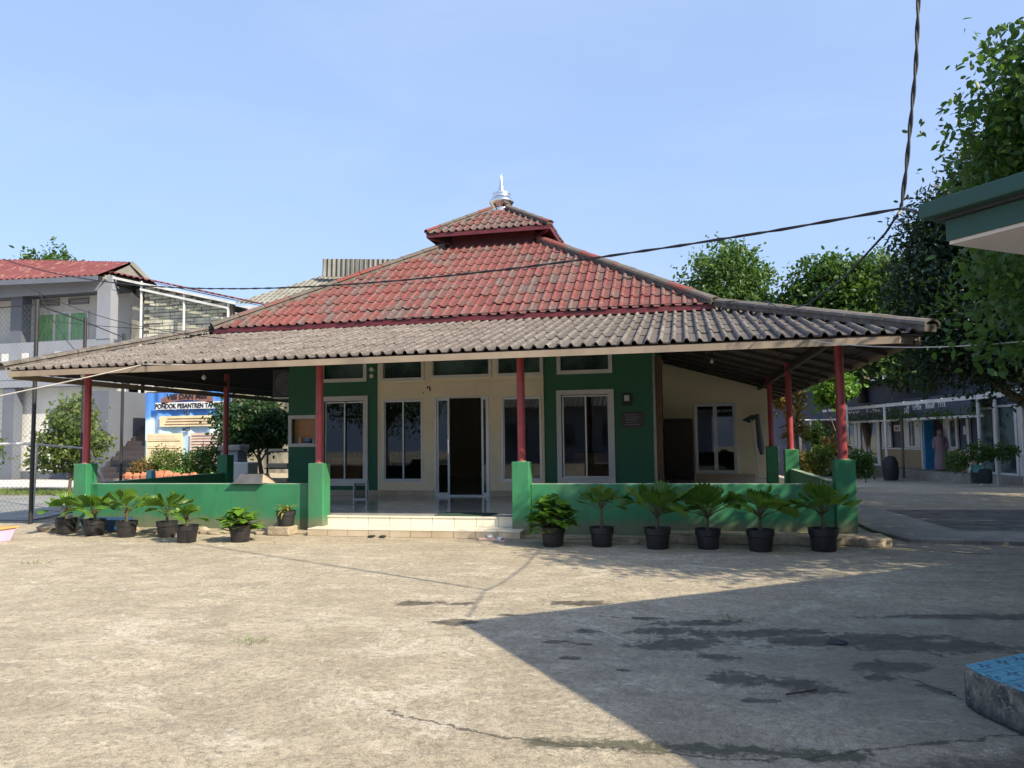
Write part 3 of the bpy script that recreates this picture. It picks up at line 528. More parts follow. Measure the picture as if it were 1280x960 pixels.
ridge(lr,(3.10,10.62,2.88),(.62,15.0,4.07),.125,M['cap_grey'],.7); ridge(lr,(-11.3,10.62,2.84),(-10.32,15.0,4.05),.10,M['cap_grey'],.7)
fb=MB(); fb.bar((-11.2,10.662,2.70),(2.72,10.662,2.71),.025,.095); part('fascia_board',fb,M['fascia'],lr)
part('fascia_board',MB().bar((2.72,10.662,2.71),(3.06,10.98,2.72),.025,.095).bar((3.04,11.0,2.74),(3.04,28.4,2.74),.03,.12),M['fascia'],lr); part('fascia_board',MB().bar((-11.21,10.75,2.67),(-11.28,24,2.67),.03,.10),M['fascia'],lr)
for y in (11.62,): part('beam',MB().box(-11.0,2.9,y-.04,y+.04,2.80,2.90),M['wood_dk'],lr)
part('beam',MB().box(2.06,2.14,11.7,28,2.80,2.90),M['wood_dk'],lr); part('beam',MB().box(-10.54,-10.46,11.7,20,2.80,2.90),M['wood_dk'],lr)
for i in range(15):
    x=-10.4+i*.9
    if x<2: part('rafter',MB().bar((x,10.8,hz(10.8)-.10),(x,15.9,hz(15.9)-.10),.05,.07),M['wood_dk'],lr)
for i in range(13):
    y=12.2+i*1.2; q_=min(1,max(.05,(y-11.7)/4.2)); part('rafter',MB().bar((2.95,y,2.68),(2.95-3.55*q_,y,2.68+1.02*q_),.05,.06),M['wood_dk'],lr)
for i in range(8):
    t=i/8+.06; part('batten',MB().bar((2.95-3.55*t,11.6+4.3*t,2.715+1.01*t),(2.95-3.55*t,28,2.715+1.01*t),.035,.025),M['wood_dk'],lr)
part('hip_rafter',MB().bar((3.0,10.85,2.66),(-.55,15.85,3.66),.07,.10),M['wood_dk'],lr)
# upper roof
H1=5.36; CX,CY=-4.79,20.07
def sq(h,z,hy=None): hy=hy or h-.2*(h/5.36); return [(CX-h,CY-hy,z),(CX+h,CY-hy,z),(CX+h,CY+hy,z),(CX-h,CY+hy,z)]
ur=None
E1=sq(5.40,4.02,5.18); T1=sq(1.30,6.52,1.25)
ur=part('upper_roof',deck(E1[0],E1[1],T1[0],T1[1]),M['redbase'],mq)
for i in range(4):
    j=(i+1)%4
    if i: part('roof_deck',deck(E1[i],E1[j],T1[i],T1[j]),M['redbase'],ur)
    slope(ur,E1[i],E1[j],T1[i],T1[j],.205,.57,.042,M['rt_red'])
    ridge(ur,Vector(E1[i])*1.0+Vector((0,0,.06)),Vector(T1[i])+Vector((0,0,.06)),.135,M['cap_red'],.62)
    a=Vector(E1[i]);b=Vector(E1[j]); part('fascia_board',MB().bar(a+Vector((0,0,-.06)),b+Vector((0,0,-.06)),.03,.10),M['redbase'],ur)
nk=sq(1.2,6.4,1.2); part('roof_neck',MB().box(CX-1.1,CX+1.1,CY-1.1,CY+1.1,6.3,6.95),M['redbase'],mq)
E2=sq(1.62,6.84,1.60); T2=sq(.22,7.74,.22)
cr=part('cap_roof',deck(E2[0],E2[1],T2[0],T2[1]),M['redbase'],mq)
for i in range(4):
    j=(i+1)%4
    if i: part('roof_deck',deck(E2[i],E2[j],T2[i],T2[j]),M['redbase'],cr)
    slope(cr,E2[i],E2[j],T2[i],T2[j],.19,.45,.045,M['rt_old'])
    ridge(cr,Vector(E2[i])+Vector((0,0,.05)),Vector(T2[i])+Vector((0,0,.07)),.10,M['cap_red'],.4)
    a=Vector(E2[i]);b=Vector(E2[j]); part('fascia_board',MB().bar(a+Vector((0,0,-.06)),b+Vector((0,0,-.06)),.03,.11),M['redbase'],cr)
    part('soffit_board',MB().bar(a.lerp(Vector((CX,CY,6.8)),.03)+Vector((0,0,-.10)),Vector((CX+(1.1 if i in(1,2) else -1.1),CY+(1.1 if i>1 else -1.1),6.62)),.06,.06),M['redbase'],cr)
fin=part('finial',MB().lathe((CX,CY,7.72),[(.21,-.1),(.21,.10),(.19,.11),(.28,.19),(.345,.28),(.35,.31),(.335,.34),(.27,.42),(.24,.44),(.24,.50),(.26,.51),(.26,.55),(.11,.57),(.085,.64),(.05,.85),(.012,1.08)],20),M['steel'],mq,smooth=True)
# place tiles: the 300 that show largest as objects, the rest joined per roof
tilebank.sort(key=lambda t:-t[0])
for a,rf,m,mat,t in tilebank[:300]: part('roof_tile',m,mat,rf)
rest={}
for a,rf,m,mat,t in tilebank[300:]:
    q_=rest.setdefault((rf.name,mat.name),[rf,mat,MB()])[2]; q_.add(m.v,m.f); q_.tint+=m.tint
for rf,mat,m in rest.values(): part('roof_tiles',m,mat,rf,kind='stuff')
# ------------------------------------------------------------------ things on the verandah
single('doormat',MB().prism([(-4.0,11.80),(-3.12,11.80),(-3.05,12.25),(-3.95,12.28)],GZ+.001,GZ+.013),paint('dark_green_mat',(.03,.07,.05),.9,.2,.5,40),'dark green doormat at the right of the verandah edge above the steps','doormat')
d=thing('display_case','small glass case with silver frame standing below the left hall window','display case',(-6.7,15.0,GZ),R(14))
fr=MB()
for x in (-.13,.13):
    for y in (-.11,.11): fr.box(x-.012,x+.012,y-.012,y+.012,0,.36)
for z in (.0,.34):
    fr.box(-.118,.118,-.122,-.098,z,z+.02).box(-.118,.118,.098,.122,z,z+.02).box(-.142,-.118,-.098,.098,z,z+.02).box(.118,.142,-.098,.098,z,z+.02)
part('case_frame',fr,M['alu'],d,local=True); part('pane',MB().box(-.118,.118,-.116,-.112,.02,.34).box(-.136,-.132,-.098,.098,.02,.34).box(.132,.136,-.098,.098,.02,.34),M['glass_clear'],d,local=True); part('case_top',MB().box(-.118,.118,-.098,.098,.346,.354),M['white'],d,local=True)
# lockers inside the hall, curtains
for x0,x1,y,z,lab in ((-7.98,-7.06,16.10,1.10,'orange-brown wooden cabinet behind the left hall window'),(-2.30,-1.56,16.10,1.17,'orange-brown wooden cabinet behind the right hall window')):
    t=thing('wooden_cabinet',lab,'cabinet',((x0+x1)/2,y,GZ),0,'cabinets inside the hall windows'); part('carcass',MB().box(x0,x1,y,y+.4,GZ+.02,z),M['wood'],t)
    for k in range(3):
        zz=GZ+.05+k*(z-GZ-.06)/3; part('drawer_front',MB().box(x0+.03,x1-.03,y-.015,y-.001,zz,zz+(z-GZ-.06)/3-.03),M['wood'],t)
for x0,x1,lab in ((-7.45,-7.0,'dark blue curtain hanging inside the left green-wall window'),(-6.5,-6.15,'dark blue curtain inside the window left of the door')):
    m=MB(); k=24; vs=[]
    for i in range(k+1):
        x=x0+(x1-x0)*i/k; y=16.2+.03*math.sin(i*1.6); vs+=[(x,y,.7),(x,y,2.5)]
    m.add(vs,[(2*i,2*i+2,2*i+3,2*i+1) for i in range(k)]); single('curtain',m,M['curtain'],lab,'curtain','curtains inside the hall windows',True)
t=thing('dark_cabinet','tall dark wooden cabinet in the shaded corner left of the double glass door','cabinet',(-.2,22.4,GZ)); part('carcass',MB().box(-.6,.2,22.1,22.7,GZ+.01,2.0),M['wood_dk'],t); part('cabinet_door',MB().box(-.57,-.22,22.07,22.098,.35,1.93),M['wood_dk'],t); part('cabinet_door',MB().box(-.18,.17,22.07,22.098,.35,1.93),M['wood_dk'],t)
t=thing('rolled_parasol','folded grey parasol with green top on a white pole leaning by the cream wall','parasol',(1.95,22.5,GZ)); part('pole',MB().tube([(1.98,22.45,GZ),(1.80,22.5,2.05)],.018,8),M['white_pipe'],t); part('folded_canopy',MB().tube([(2.08,22.5,.95),(2.05,22.5,1.2),(1.98,22.5,2.1)],[.05,.09,.06],8),M['grey_dk'],t); part('top_fold',MB().add([(1.55,22.42,1.93),(1.82,22.4,2.08),(2.05,22.45,2.05),(1.78,22.55,1.85)],[(0,1,2,3)]),M['can_green'],t)
t=thing('outdoor_ac_unit','dark air conditioner unit under the eave at the left of the hall','ac unit',(-9.05,16.2,2.5)); part('case',MB().box(-9.42,-8.70,16.1,16.4,2.55,3.18),paint('dark_ac_case',(.05,.05,.07),.5,.1,0),t,bevel=.01)
m=MB()
for rr in (.24,.20,.16,.12,.08,.04): m.tube([(-9.08+rr*math.cos(a_/24*2*math.pi),16.085,2.86+rr*math.sin(a_/24*2*math.pi)) for a_ in range(25)],.0045,4,False)
part('fan_grille',m,M['alu'],t); part('bracket',MB().box(-9.4,-8.72,16.1,16.42,2.50,2.53),M['white_pipe'],t)
part('wall_stub',MB().box(-9.0,-8.8,16.41,16.43,2.5,3.1),M['green_dk'],t)
t=thing('electricity_meter','small round grey electricity meter on the green wall above the plaque','meter',(-1.16,15.88,2.28)); part('case',MB().box(-1.27,-1.07,15.83,15.898,2.15,2.40),M['black_metal'],t,bevel=.01); part('dial',MB().box(-1.22,-1.12,15.815,15.829,2.24,2.36),M['white'],t)
t=thing('wall_plaque','dark engraved plaque on the green wall beside the right window','plaque',(-1.06,15.88,1.85)); part('plate',MB().box(-1.28,-.84,15.875,15.897,1.69,2.02),paint('dark_stone_plate',(.03,.02,.03),.3,.1,0),t)
m=MB()
for k in range(5): m.box(-1.22+.02*(k%2),-.92-.03*((k*2)%3),15.8722,15.8745,1.75+k*.05,1.762+k*.05)
part('engraved_line',m,M['grey_wall'],t)
t=thing('conduit_insulator','pair of white ceramic insulators on the wall left of the cream section','insulator',(-6.82,15.87,2.98))
for z in (2.93,3.08): part('ceramic_knob',MB().tube([(-6.82,15.9,z),(-6.82,15.82,z)],.05,12),M['white'],t,smooth=True)
single('wire_stub',MB().tube([(-5.52,15.85,2.62),(-5.50,15.84,2.66),(-5.46,15.84,2.65),(-5.45,15.85,2.56)],.014,6).tube([(-5.61,15.85,2.52),(-5.60,15.84,2.54)],.012,6),M['black_metal'],'stub of dark wire sticking from the cream wall left above the door','wire')
# hood on the low wall
t=thing('metal_hood','grey metal hood with a sloped front resting on the left low wall','hood',(-7.15,11.68,.796)); part('shell',MB().add([(-7.47,11.56,.80),(-6.96,11.56,.80),(-6.96,11.9,.80),(-7.47,11.9,.80),(-7.41,11.66,.955),(-7.0,11.66,.955),(-7.0,11.88,.955),(-7.41,11.88,.955)],[(0,3,2,1),(4,5,6,7),(0,1,5,4),(1,2,6,5),(2,3,7,6),(3,0,4,7)]),paint('dull_grey_metal',(.10,.10,.11),.5,.2,.1,5),t); part('rim',MB().box(-7.52,-6.93,11.52,11.92,.797,.812),M['wire'],t); part('cloth',MB().add([(-6.96,11.6,.813),(-6.8,11.62,.80),(-6.84,11.85,.80),(-7.0,11.86,.93),(-6.99,11.66,.95)],[(0,1,2,3,4)]),M['riser_low'],t)
single('white_post_stub',MB().box(-10.56,-10.44,13.3,13.42,.797,.96),M['cyan'],'small pale blue block on the left side wall of the verandah','block')
# bulbs
for i,(x,y,z,lab) in enumerate(((-9.08,13.0,2.74,'white bulb hanging under the verandah roof at the left'),(.6,17.0,3.10,'white bulb under the roof in front of the cream room'),(-10.2,11.2,2.68,'pale lamp holder under the eave beside the leftmost red pillar'))):
    t=thing('light_bulb',lab,'bulb',(x,y,z),0,'bulbs under the verandah roof'); part('socket',MB().tube([(x,y,z+.3),(x,y,z+.06)],.015,8),M['black_metal'],t); part('globe',MB().lathe((x,y,z-.03),[(.008,0),(.035,.02),(.042,.05),(.03,.08),(.015,.10)],12),M['white'],t,smooth=True)
# sandals
def sandal(x,y,rz,mat,mat2,lab,grp):
    t=thing('sandal',lab,'sandal',(x,y,.001),rz,grp); pts=[]
    prof=[(.0,.035),(.03,.042),(.10,.036),(.17,.048),(.23,.045),(.26,.02)]
    poly=[(w_,-v) for v,w_ in prof]+[(-w_,-v) for v,w_ in prof[::-1]]
    part('sole',MB().prism(poly,0,.03),mat,t,local=True,bevel=.004)
    m=MB(); vs=[]
    for i,(v,hh) in enumerate(((-.13,.052),(-.19,.06),(-.225,.045))):
        for k in range(7):
            a_=math.pi*k/6; vs.append((.05*math.cos(a_),v,.02+hh*math.sin(a_)))
    m.add(vs,[(i*7+k,i*7+k+1,(i+1)*7+k+1,(i+1)*7+k) for i in range(2) for k in range(6)]); o=part('strap',m,mat2,t,local=True,smooth=True)
    s=o.modifiers.new('solid','SOLIDIFY'); s.thickness=.006
blk=paint('black_rubber',(.012,.012,.012),.5,.2,0); pk=paint('pale_pink_rubber',(.62,.42,.36),.5,.1,0)
sandal(-4.79,11.05,R(178),blk,blk,'left black sandal on the concrete before the steps','black sandals before the steps'); sandal(-4.60,11.05,R(184),blk,blk,'right black sandal on the concrete before the steps','black sandals before the steps')
sandal(-3.05,11.02,R(120),pk,M['white'],'left pale pink sandal near the right end of the steps','pale sandals before the steps'); sandal(-2.83,10.97,R(60),pk,M['white'],'right pale pink sandal near the right end of the steps','pale sandals before the steps')
# ------------------------------------------------------------------ potted plants
def potmesh(r=.2,h=.31):
    return mesh('pot',MB().lathe((0,0,0),[(r*.78,0),(r*.80,.01),(r*.90,h*.66),(r*.98,h*.70),(r*1.0,h*.98),(r*1.04,h*.985),(r*1.04,h),(r*.93,h),(r*.90,h-.04)],28),M['pot'],True)
POT=potmesh(); SOIL=mesh('soil',MB().lathe((0,0,.265),[(.178,0),(.178,.004)],20),M['soil'])
def fanleaf(span,Rad,nf,droop,seed):
    r=random.Random(seed); m=MB(); vs=[(0,0,0)]; K=2*nf
    for ring,f in ((1,.5),(2,.82),(3,1.0)):
        for i in range(K+1):
            a=-span/2+span*i/K; z=(.010 if i%2 else -.010)*f*Rad/.3; rr=Rad*f*(1-.10*abs(i/K-.5)*2)
            if ring==3: rr*=(1.0 if i%2 else .84)*(1-.16*r.random())
            d=rr*rr*droop
            vs.append((rr*math.sin(a),rr*math.cos(a),z-d-abs(math.sin(a))*rr*.12))
    fs=[(0,1+i+1,1+i) for i in range(K)]
    for rg in range(2):
        b=1+rg*(K+1); c=b+K+1; fs+=[(b+i,b+i+1,c+i+1,c+i) for i in range(K)]
    m.add(vs,fs); return mesh('leaf',m,M['palm'])
LEAF=[fanleaf(R(s),.30,n_,d_,i) for i,(s,n_,d_) in enumerate(((108,10,.9),(84,8,.5),(100,9,1.3),(68,7,.3),(58,6,.6)))]
def orient(loc,direction,roll,scale):
    y=Vector(direction).normalized(); z=Vector((0,0,1)); x=y.cross(z)
    x=x.normalized() if x.length>.05 else Vector((1,0,0)); z=x.cross(y); m=Matrix((x,y,z)).transposed().to_4x4()
    return Matrix.Translation(loc)@m@Matrix.Rotation(roll,4,'Y')@Matrix.Scale(scale,4)
def palm(x,y,rz,lab,s=1.,trunk=.16,nl=10,ps=1.,seed=0,lean=0,z=0):
    nl+=7; s*=1.03; ps*=.85; trunk=max(.10,trunk-.01)
    r=random.Random(seed); t=thing('potted_fan_palm',lab,'potted plant',(x,y,z),rz,'black pots of fan palms along the low walls')
    o=part('pot',POT,None,t,local=True); o.scale=(ps,ps,ps); so_=part('soil',SOIL,None,o,local=True)
    zt=.27*ps; m=MB(); top=Vector((lean,0,zt+trunk)); m.tube([(0,0,zt-.03),(lean*.5,0,zt+trunk*.5),top],[.028,.022,.018],8)
    lv=[]
    for i in range(nl):
        a=i*2.399+r.random()*.5; el=R(84-66*(i+.5)/nl)+r.uniform(-.16,.16); pl=s*(.10+.13*(i+.5)/nl+.04*r.random())*1.0
        d=Vector((math.cos(a)*math.cos(el),math.sin(a)*math.cos(el),math.sin(el))); base=top+Vector((0,0,-.05*r.random())); tip=base+d*pl; mid=(base+tip)/2-Vector((0,0,-.015))
        m.tube([base,mid,tip],[.009,.006,.005],5,False); bd=Vector((d.x,d.y,d.z*.75+.02)); lv.append((tip,bd,r.uniform(-.5,.5),s*r.uniform(.68,.98)))
    part('stem',m,M['stem'],t,local=True,smooth=True)
    for tip,bd,ro,sc__ in lv:
        o=part('leaf',LEAF[r.randrange(5)],None,t,local=True); o.matrix_local=orient(tip,bd,ro,sc__)
palm(-10.21,10.93,.4,'fan palm in black pot, leftmost of the row, beside the fence end',.95,.14,11,1,1)
palm(-9.53,10.8,1.9,'fan palm in black pot just left of the blue tray, second of the left row',1.0,.14,11,1,2)
palm(-8.83,10.69,3.1,'fan palm with pinkish trunk in black pot, third of the left row',1.0,.20,10,.97,3)
palm(-8.14,10.76,4.4,'wide fan palm in black pot, fourth of the left row, half behind the small palm',1.1,.16,11,.95,4)
palm(-7.40,10.24,5.2,'smallest fan palm, in black pot standing forward at the right end of the left row',.72,.13,7,.98,5)
palm(-1.17,10.63,.9,'tall-stemmed fan palm with yellowing leaf in black pot, beside the heart-leaved plant',.92,.30,10,1,6)
palm(-.41,10.52,2.2,'tallest and fullest fan palm in black pot, left of the middle of the right row',1.3,.20,12,1.05,7)
palm(.25,10.6,3.6,'spreading fan palm with drooping dark leaves in black pot, fourth of the right row',1.25,.20,12,1.0,8)
palm(.91,10.48,5.0,'fan palm with one folded brown leaf in black pot, second from the right corner pillar',1.15,.22,11,1.05,9)
palm(1.70,10.6,1.2,'round-headed fan palm in black pot in front of the right corner pillar',1.15,.24,13,1.1,10)
# leaf clouds ------------------------------------------------------
def leafcloud(centers,size,per,spread,asp=1.8,up_=.3,seed=0,fold=.25,tmul=1.,rnd=False):
    """centers: (n,3); returns mesh verts/faces of folded diamond leaves"""
    g=np.random.default_rng(seed); C=np.repeat(np.asarray(centers,float),per,0); n_=len(C)
    P=C+g.normal(0,1,(n_,3))*spread*np.array([1,1,.8]); d=g.normal(0,1,(n_,3)); d[:,2]-=.25; d/=np.linalg.norm(d,axis=1)[:,None]
    q=g.normal(0,1,(n_,3)); q[:,2]+=up_*3; q-=d*(q*d).sum(1)[:,None]; q/=np.linalg.norm(q,axis=1)[:,None]; s=np.cross(d,q)
    L=(size*g.uniform(.6,1.25,n_))[:,None]; W=L/asp
    tc=np.repeat(g.uniform(0,.6,len(centers)),per)+g.uniform(0,.4,n_)
    if rnd:
        v=np.stack([P,P+d*L*.28+s*W*.46+q*L*fold*.25,P+d*L*.68+s*W*.42+q*L*fold*.2,P+d*L-q*L*.06,P+d*L*.68-s*W*.42+q*L*fold*.2,P+d*L*.28-s*W*.46+q*L*fold*.25],1).reshape(-1,3); idx=np.arange(n_)*6
        f=np.stack([idx,idx+1,idx+2,idx,idx+2,idx+3,idx,idx+3,idx+4,idx,idx+4,idx+5],1).reshape(-1,3); return v,f,np.repeat(np.clip(tc,0,1),4)
    v=np.stack([P,P+d*L*.45+s*W*.5+q*L*fold*.3,P+d*L,P+d*L*.45-s*W*.5+q*L*fold*.3],1).reshape(-1,3)
    idx=np.arange(n_)*4; f=np.stack([idx,idx+1,idx+2,idx,idx+2,idx+3],1).reshape(-1,3)
    tc=np.repeat(g.uniform(0,.6,len(centers)),per)+g.uniform(0,.4,n_); return v,f,np.repeat(np.clip(tc*tmul,0,1),2)
def npmesh(name,v,f,t,mat):
    me=bpy.data.meshes.new(name); me.vertices.add(len(v)); me.vertices.foreach_set('co',v.astype(np.float32).ravel())
    me.loops.add(len(f)*3); me.loops.foreach_set('vertex_index',f.astype(np.int32).ravel()); me.polygons.add(len(f))
    me.polygons.foreach_set('loop_start',np.arange(0,len(f)*3,3,dtype=np.int32)); me.polygons.foreach_set('loop_total',np.full(len(f),3,dtype=np.int32))
    a=me.attributes.new('tint','FLOAT','FACE'); a.data.foreach_set('value',t.astype(np.float32)); me.materials.append(mat); me.update(); me.validate(); return me
def lobes(bl,seed,shell=.45):
    g=np.random.default_rng(seed); out=[]
    for cx,cy,cz,rx,ry,rz,n_ in bl:
        d=g.normal(0,1,(n_,3)); d/=np.linalg.norm(d,axis=1)[:,None]; rr=g.uniform(shell,1.0,n_)**.7
        bump=1+.22*np.sin(d[:,0]*5+cx)*np.sin(d[:,1]*4+cy)+.12*np.sin(d[:,2]*9+d[:,0]*7); out.append(np.array([cx,cy,cz])+d*(rr*bump)[:,None]*np.array([rx,ry,rz]))
    return np.concatenate(out)
def tree(name,lab,base,trunk_r,bl,per,size,spread,mat,cat='tree',group=None,seed=0,limbs=7,asp=1.8,bark=None,core=False,shell=.45,trunk=True):
    t=thing(name,lab,cat,base,0,group); r=random.Random(seed); C=lobes(bl,seed,shell)
    v,f,tt=leafcloud(C,size,per,spread,asp,seed=seed,rnd=True); part('crown',npmesh('crown',v,f,tt,mat),None,t)
    if trunk:
        m=MB(); b=Vector(base); c0=Vector(bl[0][:3]); top=b.lerp(c0,.55)
        m.tube([b,b.lerp(top,.5)+Vector((r.uniform(-.1,.1),r.uniform(-.1,.1),0))*trunk_r*5,top],[trunk_r*1.25,trunk_r,trunk_r*.75],10)
        for i in range(limbs):
            q=Vector(C[r.randrange(len(C))]); s0=b.lerp(top,r.uniform(.65,1)); mid=(s0+q)/2+Vector((0,0,.12*(q-s0).length)); m.tube([s0,mid,q],[trunk_r*.5,trunk_r*.3,trunk_r*.1],6)
        part('trunk',m,bark or M['bark'],t,smooth=True)
    return t
def bushpot(x,y,lab,mat,size,n_,rad,h,z=0,ps=1,name='potted_shrub',asp=1.5,seed=0,strap=False):
    t=thing(name,lab,'potted plant',(x,y,z),seed,None); o=part('pot',POT,None,t,local=True); o.scale=(ps,)*3; part('soil',SOIL,None,o,local=True)
    g=np.random.default_rng(seed)
    m=MB()
    if not strap:
        r=random.Random(seed)
        for i in range(n_):
            a=r.random()*6.28; rr=rad*math.sqrt(r.random()); hh=h*(1-.55*(rr/rad)**2)*r.uniform(.35,1); c=Vector((rr*math.cos(a),rr*math.sin(a),.27*ps+hh))
            if rr>rad*.7 and r.random()<.4: c.z-=.12
            L=size*r.uniform(.7,1.2); out=Vector((math.cos(a),math.sin(a),r.uniform(-.6,.5))).normalized(); s_=Vector((-math.sin(a),math.cos(a),r.uniform(-.3,.3))).normalized(); up__=Vector((0,0,1))
            base=c-out*L*.5; W=L/asp/1.3; nrm=out.cross(s_).normalized()
            vs=[base,base+out*L*.08+s_*W*.42+nrm*.006,base+out*L*.42+s_*W*.6+nrm*.012,base+out*L,base+out*L*.42-s_*W*.6+nrm*.012,base+out*L*.08-s_*W*.42+nrm*.006,base+out*L*.45]
            lm=MB().add(vs,[(0,1,6),(1,2,6),(2,3,6),(3,4,6),(4,5,6),(5,0,6)],r.random()); part('leaf',lm,mat,t,local=True)
            m.tube([(0,0,.27*ps),(c.x*.5,c.y*.5,.27*ps+hh*.5),base],.003,4,False)
        part('stem',m,M['stem'],t,local=True)
    else:
        r=random.Random(seed)
        for i in range(n_):
            a=i*2.4+r.random()*.4; L=size*r.uniform(.7,1.1); W=.028; d=Vector((math.cos(a),math.sin(a),0)); s_=Vector((-math.sin(a),math.cos(a),0)); lift=r.uniform(.5,1.4); vs=[]
            for k in range(5):
                q=k/4; p=d*(L*q*.85)+Vector((0,0,.27*ps+L*(lift*q-1.1*q*q*.8))); ww=W*(1-q)**.6*(1 if k else .6); vs+=[p-s_*ww+Vector((0,0,.01)),p+s_*ww+Vector((0,0,.01))]
            part('leaf',MB().add(vs,[(2*k,2*k+1,2*k+3,2*k+2) for k in range(4)],r.random()),mat,t,local=True,smooth=True)
    return t
bushpot(-6.60,10.40,'bright green large-leaved shrub in black pot standing alone left of the steps',M['lf_pot'],.20,90,.30,.30,name='potted_shrub',seed=21,asp=1.3,ps=.82)
bushpot(-1.84,10.56,'trailing heart-leaved plant in black pot right of the steps, by the third red pillar',M['lf_pot'],.20,170,.33,.50,seed=22,asp=1.25,ps=.86)
single('concrete_block',MB().box(-6.58,-6.20,11.12,11.42,.002,.14),M['apron'],'broken concrete block under the yellow-leaved pot left of the steps','block',bevel=.015)
bushpot(-6.34,11.28,'yellow-striped rosette plant in a black pot raised on a concrete block',M['lf_brom'],.27,26,.2,.2,z=.141,ps=.78,name='potted_bromeliad',seed=23,strap=True)
# odd things at the left
t=thing('storage_box','lilac plastic storage box with orange lid at the left edge of the yard','box',(-10.33,9.7,0)); 
part('tub',MB().add([(-11.28,9.5,.0),(-10.40,9.62,.0),(-10.36,10.0,.0),(-11.28,10.0,.0),(-11.3,9.45,.2),(-10.36,9.58,.2),(-10.31,10.05,.2),(-11.3,10.05,.2)],[(0,3,2,1),(4,5,6,7),(0,1,5,4),(1,2,6,5),(2,3,7,6),(3,0,4,7)]),M['lilac'],t,bevel=.012)
part('lid',MB().prism([(-11.33,9.42),(-10.33,9.55),(-10.28,10.08),(-11.33,10.08)],.201,.225),M['orange'],t,bevel=.012)
part('sticker',MB().box(-10.58,-10.54,9.535,9.54,.09,.14).box(-10.51,-10.45,9.543,9.548,.08,.14),M['redbase'],t)
single('blue_tray',MB().add([(-10.05,11.15,.02),(-9.45,11.15,.02),(-9.45,11.5,.02),(-10.05,11.5,.02),(-10.1,11.1,.22),(-9.4,11.1,.22),(-9.4,11.55,.22),(-10.1,11.55,.22)],[(0,3,2,1),(0,1,5,4),(1,2,6,5),(2,3,7,6),(3,0,4,7)]),M['blue'],'dark blue plastic tray behind the two leftmost potted palms','tray')
g=random.Random(5)
for i,(x,y,s) in enumerate(((-10.75,11.15,.2),(-10.4,11.35,.14),(-9.9,11.0,.12),(-9.2,11.3,.13),(-8.5,11.25,.16),(-8.3,11.1,.12),(-7.9,11.35,.14),(-.75,10.9,.10))):
    vs=[]; 
    m=MB(); ring=[]
    for zz,k in ((0,1),(.5,1.05),(.9,.6)):
        for q in range(7):
            a=q/7*6.283; vs.append((x+s*k*math.cos(a)*g.uniform(.75,1.25),y+s*.6*k*math.sin(a)*g.uniform(.75,1.2),.002+s*.75*zz*g.uniform(.8,1.1)))
    m.add(vs,[(r_*7+q,r_*7+(q+1)%7,(r_+1)*7+(q+1)%7,(r_+1)*7+q) for r_ in range(2) for q in range(7)]+[tuple(range(14,21))])
    single('stone',m,M['apron'],'rough concrete lump lying '+('beside the fence end, left of every pot','between the fence end and the leftmost potted palm','between the first and second potted palms','between the second and third potted palms','right of the third potted palm at the wall foot','behind the fourth potted palm at the wall foot','at the wall foot behind the smallest palm','behind the tall-stemmed palm on the right')[i],'stone','broken lumps at the wall foot')
# grass tufts
for (x,y,n_,rad,lab) in ((-3.23,5.23,60,.10,'small grass tuft in the middle of the sunny yard'),(-8.11,8.24,70,.16,'dry grass tuft at the left of the yard'),(.34,6.6,50,.12,'grass tuft growing from the crack in the shade')):
    m=MB(); r=random.Random(int(x*10))
    for i in range(n_):
        a=r.random()*6.28; rr=rad*math.sqrt(r.random()); bx,by=x+rr*1.4*math.cos(a),y+rr*math.sin(a); L=r.uniform(.02,.055); d=Vector((math.cos(a)*.7+r.uniform(-.5,.5),math.sin(a)*.7+r.uniform(-.5,.5),r.uniform(.4,1))).normalized(); s_=Vector((-d.y,d.x,0)).normalized()*.003; b=Vector((bx,by,0))
        m.add([b-s_,b+s_,b+d*L],[(0,1,2)],r.random())
    single('grass_tuft',m,M['grass'],lab,'grass tuft',kind='stuff')
# crack moss + twigs
single('twig',MB().tube([(.52,4.72,.012),(.62,4.76,.02),(.70,4.83,.012)],.006,5),M['wood_dk'],'thin dark twig lying among the damp patches in the shade','twig')
single('crumpled_wrapper',MB().add([(.93,5.93,.004),(1.06,5.90,.01),(1.10,5.99,.004),(.99,6.02,.03),(1.02,5.95,.035)],[(0,1,4),(1,2,4),(2,3,4),(3,0,4)]),M['black_metal'],'crumpled dark scrap on the dark damp patch','scrap')
# ------------------------------------------------------------------ canopy building at right
A_=Vector((.604,-.797,0)); B_=Vector((.797,.604,0)); C0=Vector((1.26,4.43,0))
cb=thing('canopy_building','flat concrete canopy with dark green edge and pale underside at the right edge','building',(3.2,4.2,0))
def pl(u,v): p=C0+A_*u+B_*v; return (p.x,p.y)
part('canopy_slab',MB().prism([pl(0,0),pl(0,16),pl(9,16),pl(9,0)],2.65,2.735),M['can_green'],cb,bevel=.008)
part('drip_joint',MB().prism([pl(.06,.06),pl(.06,15.9),pl(8.9,15.9),pl(8.9,.06)],2.63,2.649),M['black_metal'],cb)
part('lower_fascia',MB().prism([pl(.09,.09),pl(.09,15.9),pl(8.9,15.9),pl(8.9,.09)],2.52,2.629),M['can_green'],cb)
part('soffit',MB().prism([pl(.10,.10),pl(.10,15.8),pl(8.8,15.8),pl(8.8,.10)],2.50,2.519),M['soffit'],cb)
for u,v in ((.9,1.6),(.9,5.5),(.9,9.5)):
    p=C0+A_*u+B_*v; part('column',MB().prism([pl(u-.15,v-.15),pl(u-.15,v+.15),pl(u+.15,v+.15),pl(u+.15,v-.15)],.2,2.50),M['cream'],cb)
part('back_wall',MB().prism([pl(2.6,1.5),pl(2.6,15),pl(2.8,15),pl(2.8,1.5)],.2,2.50),M['cream'],cb)
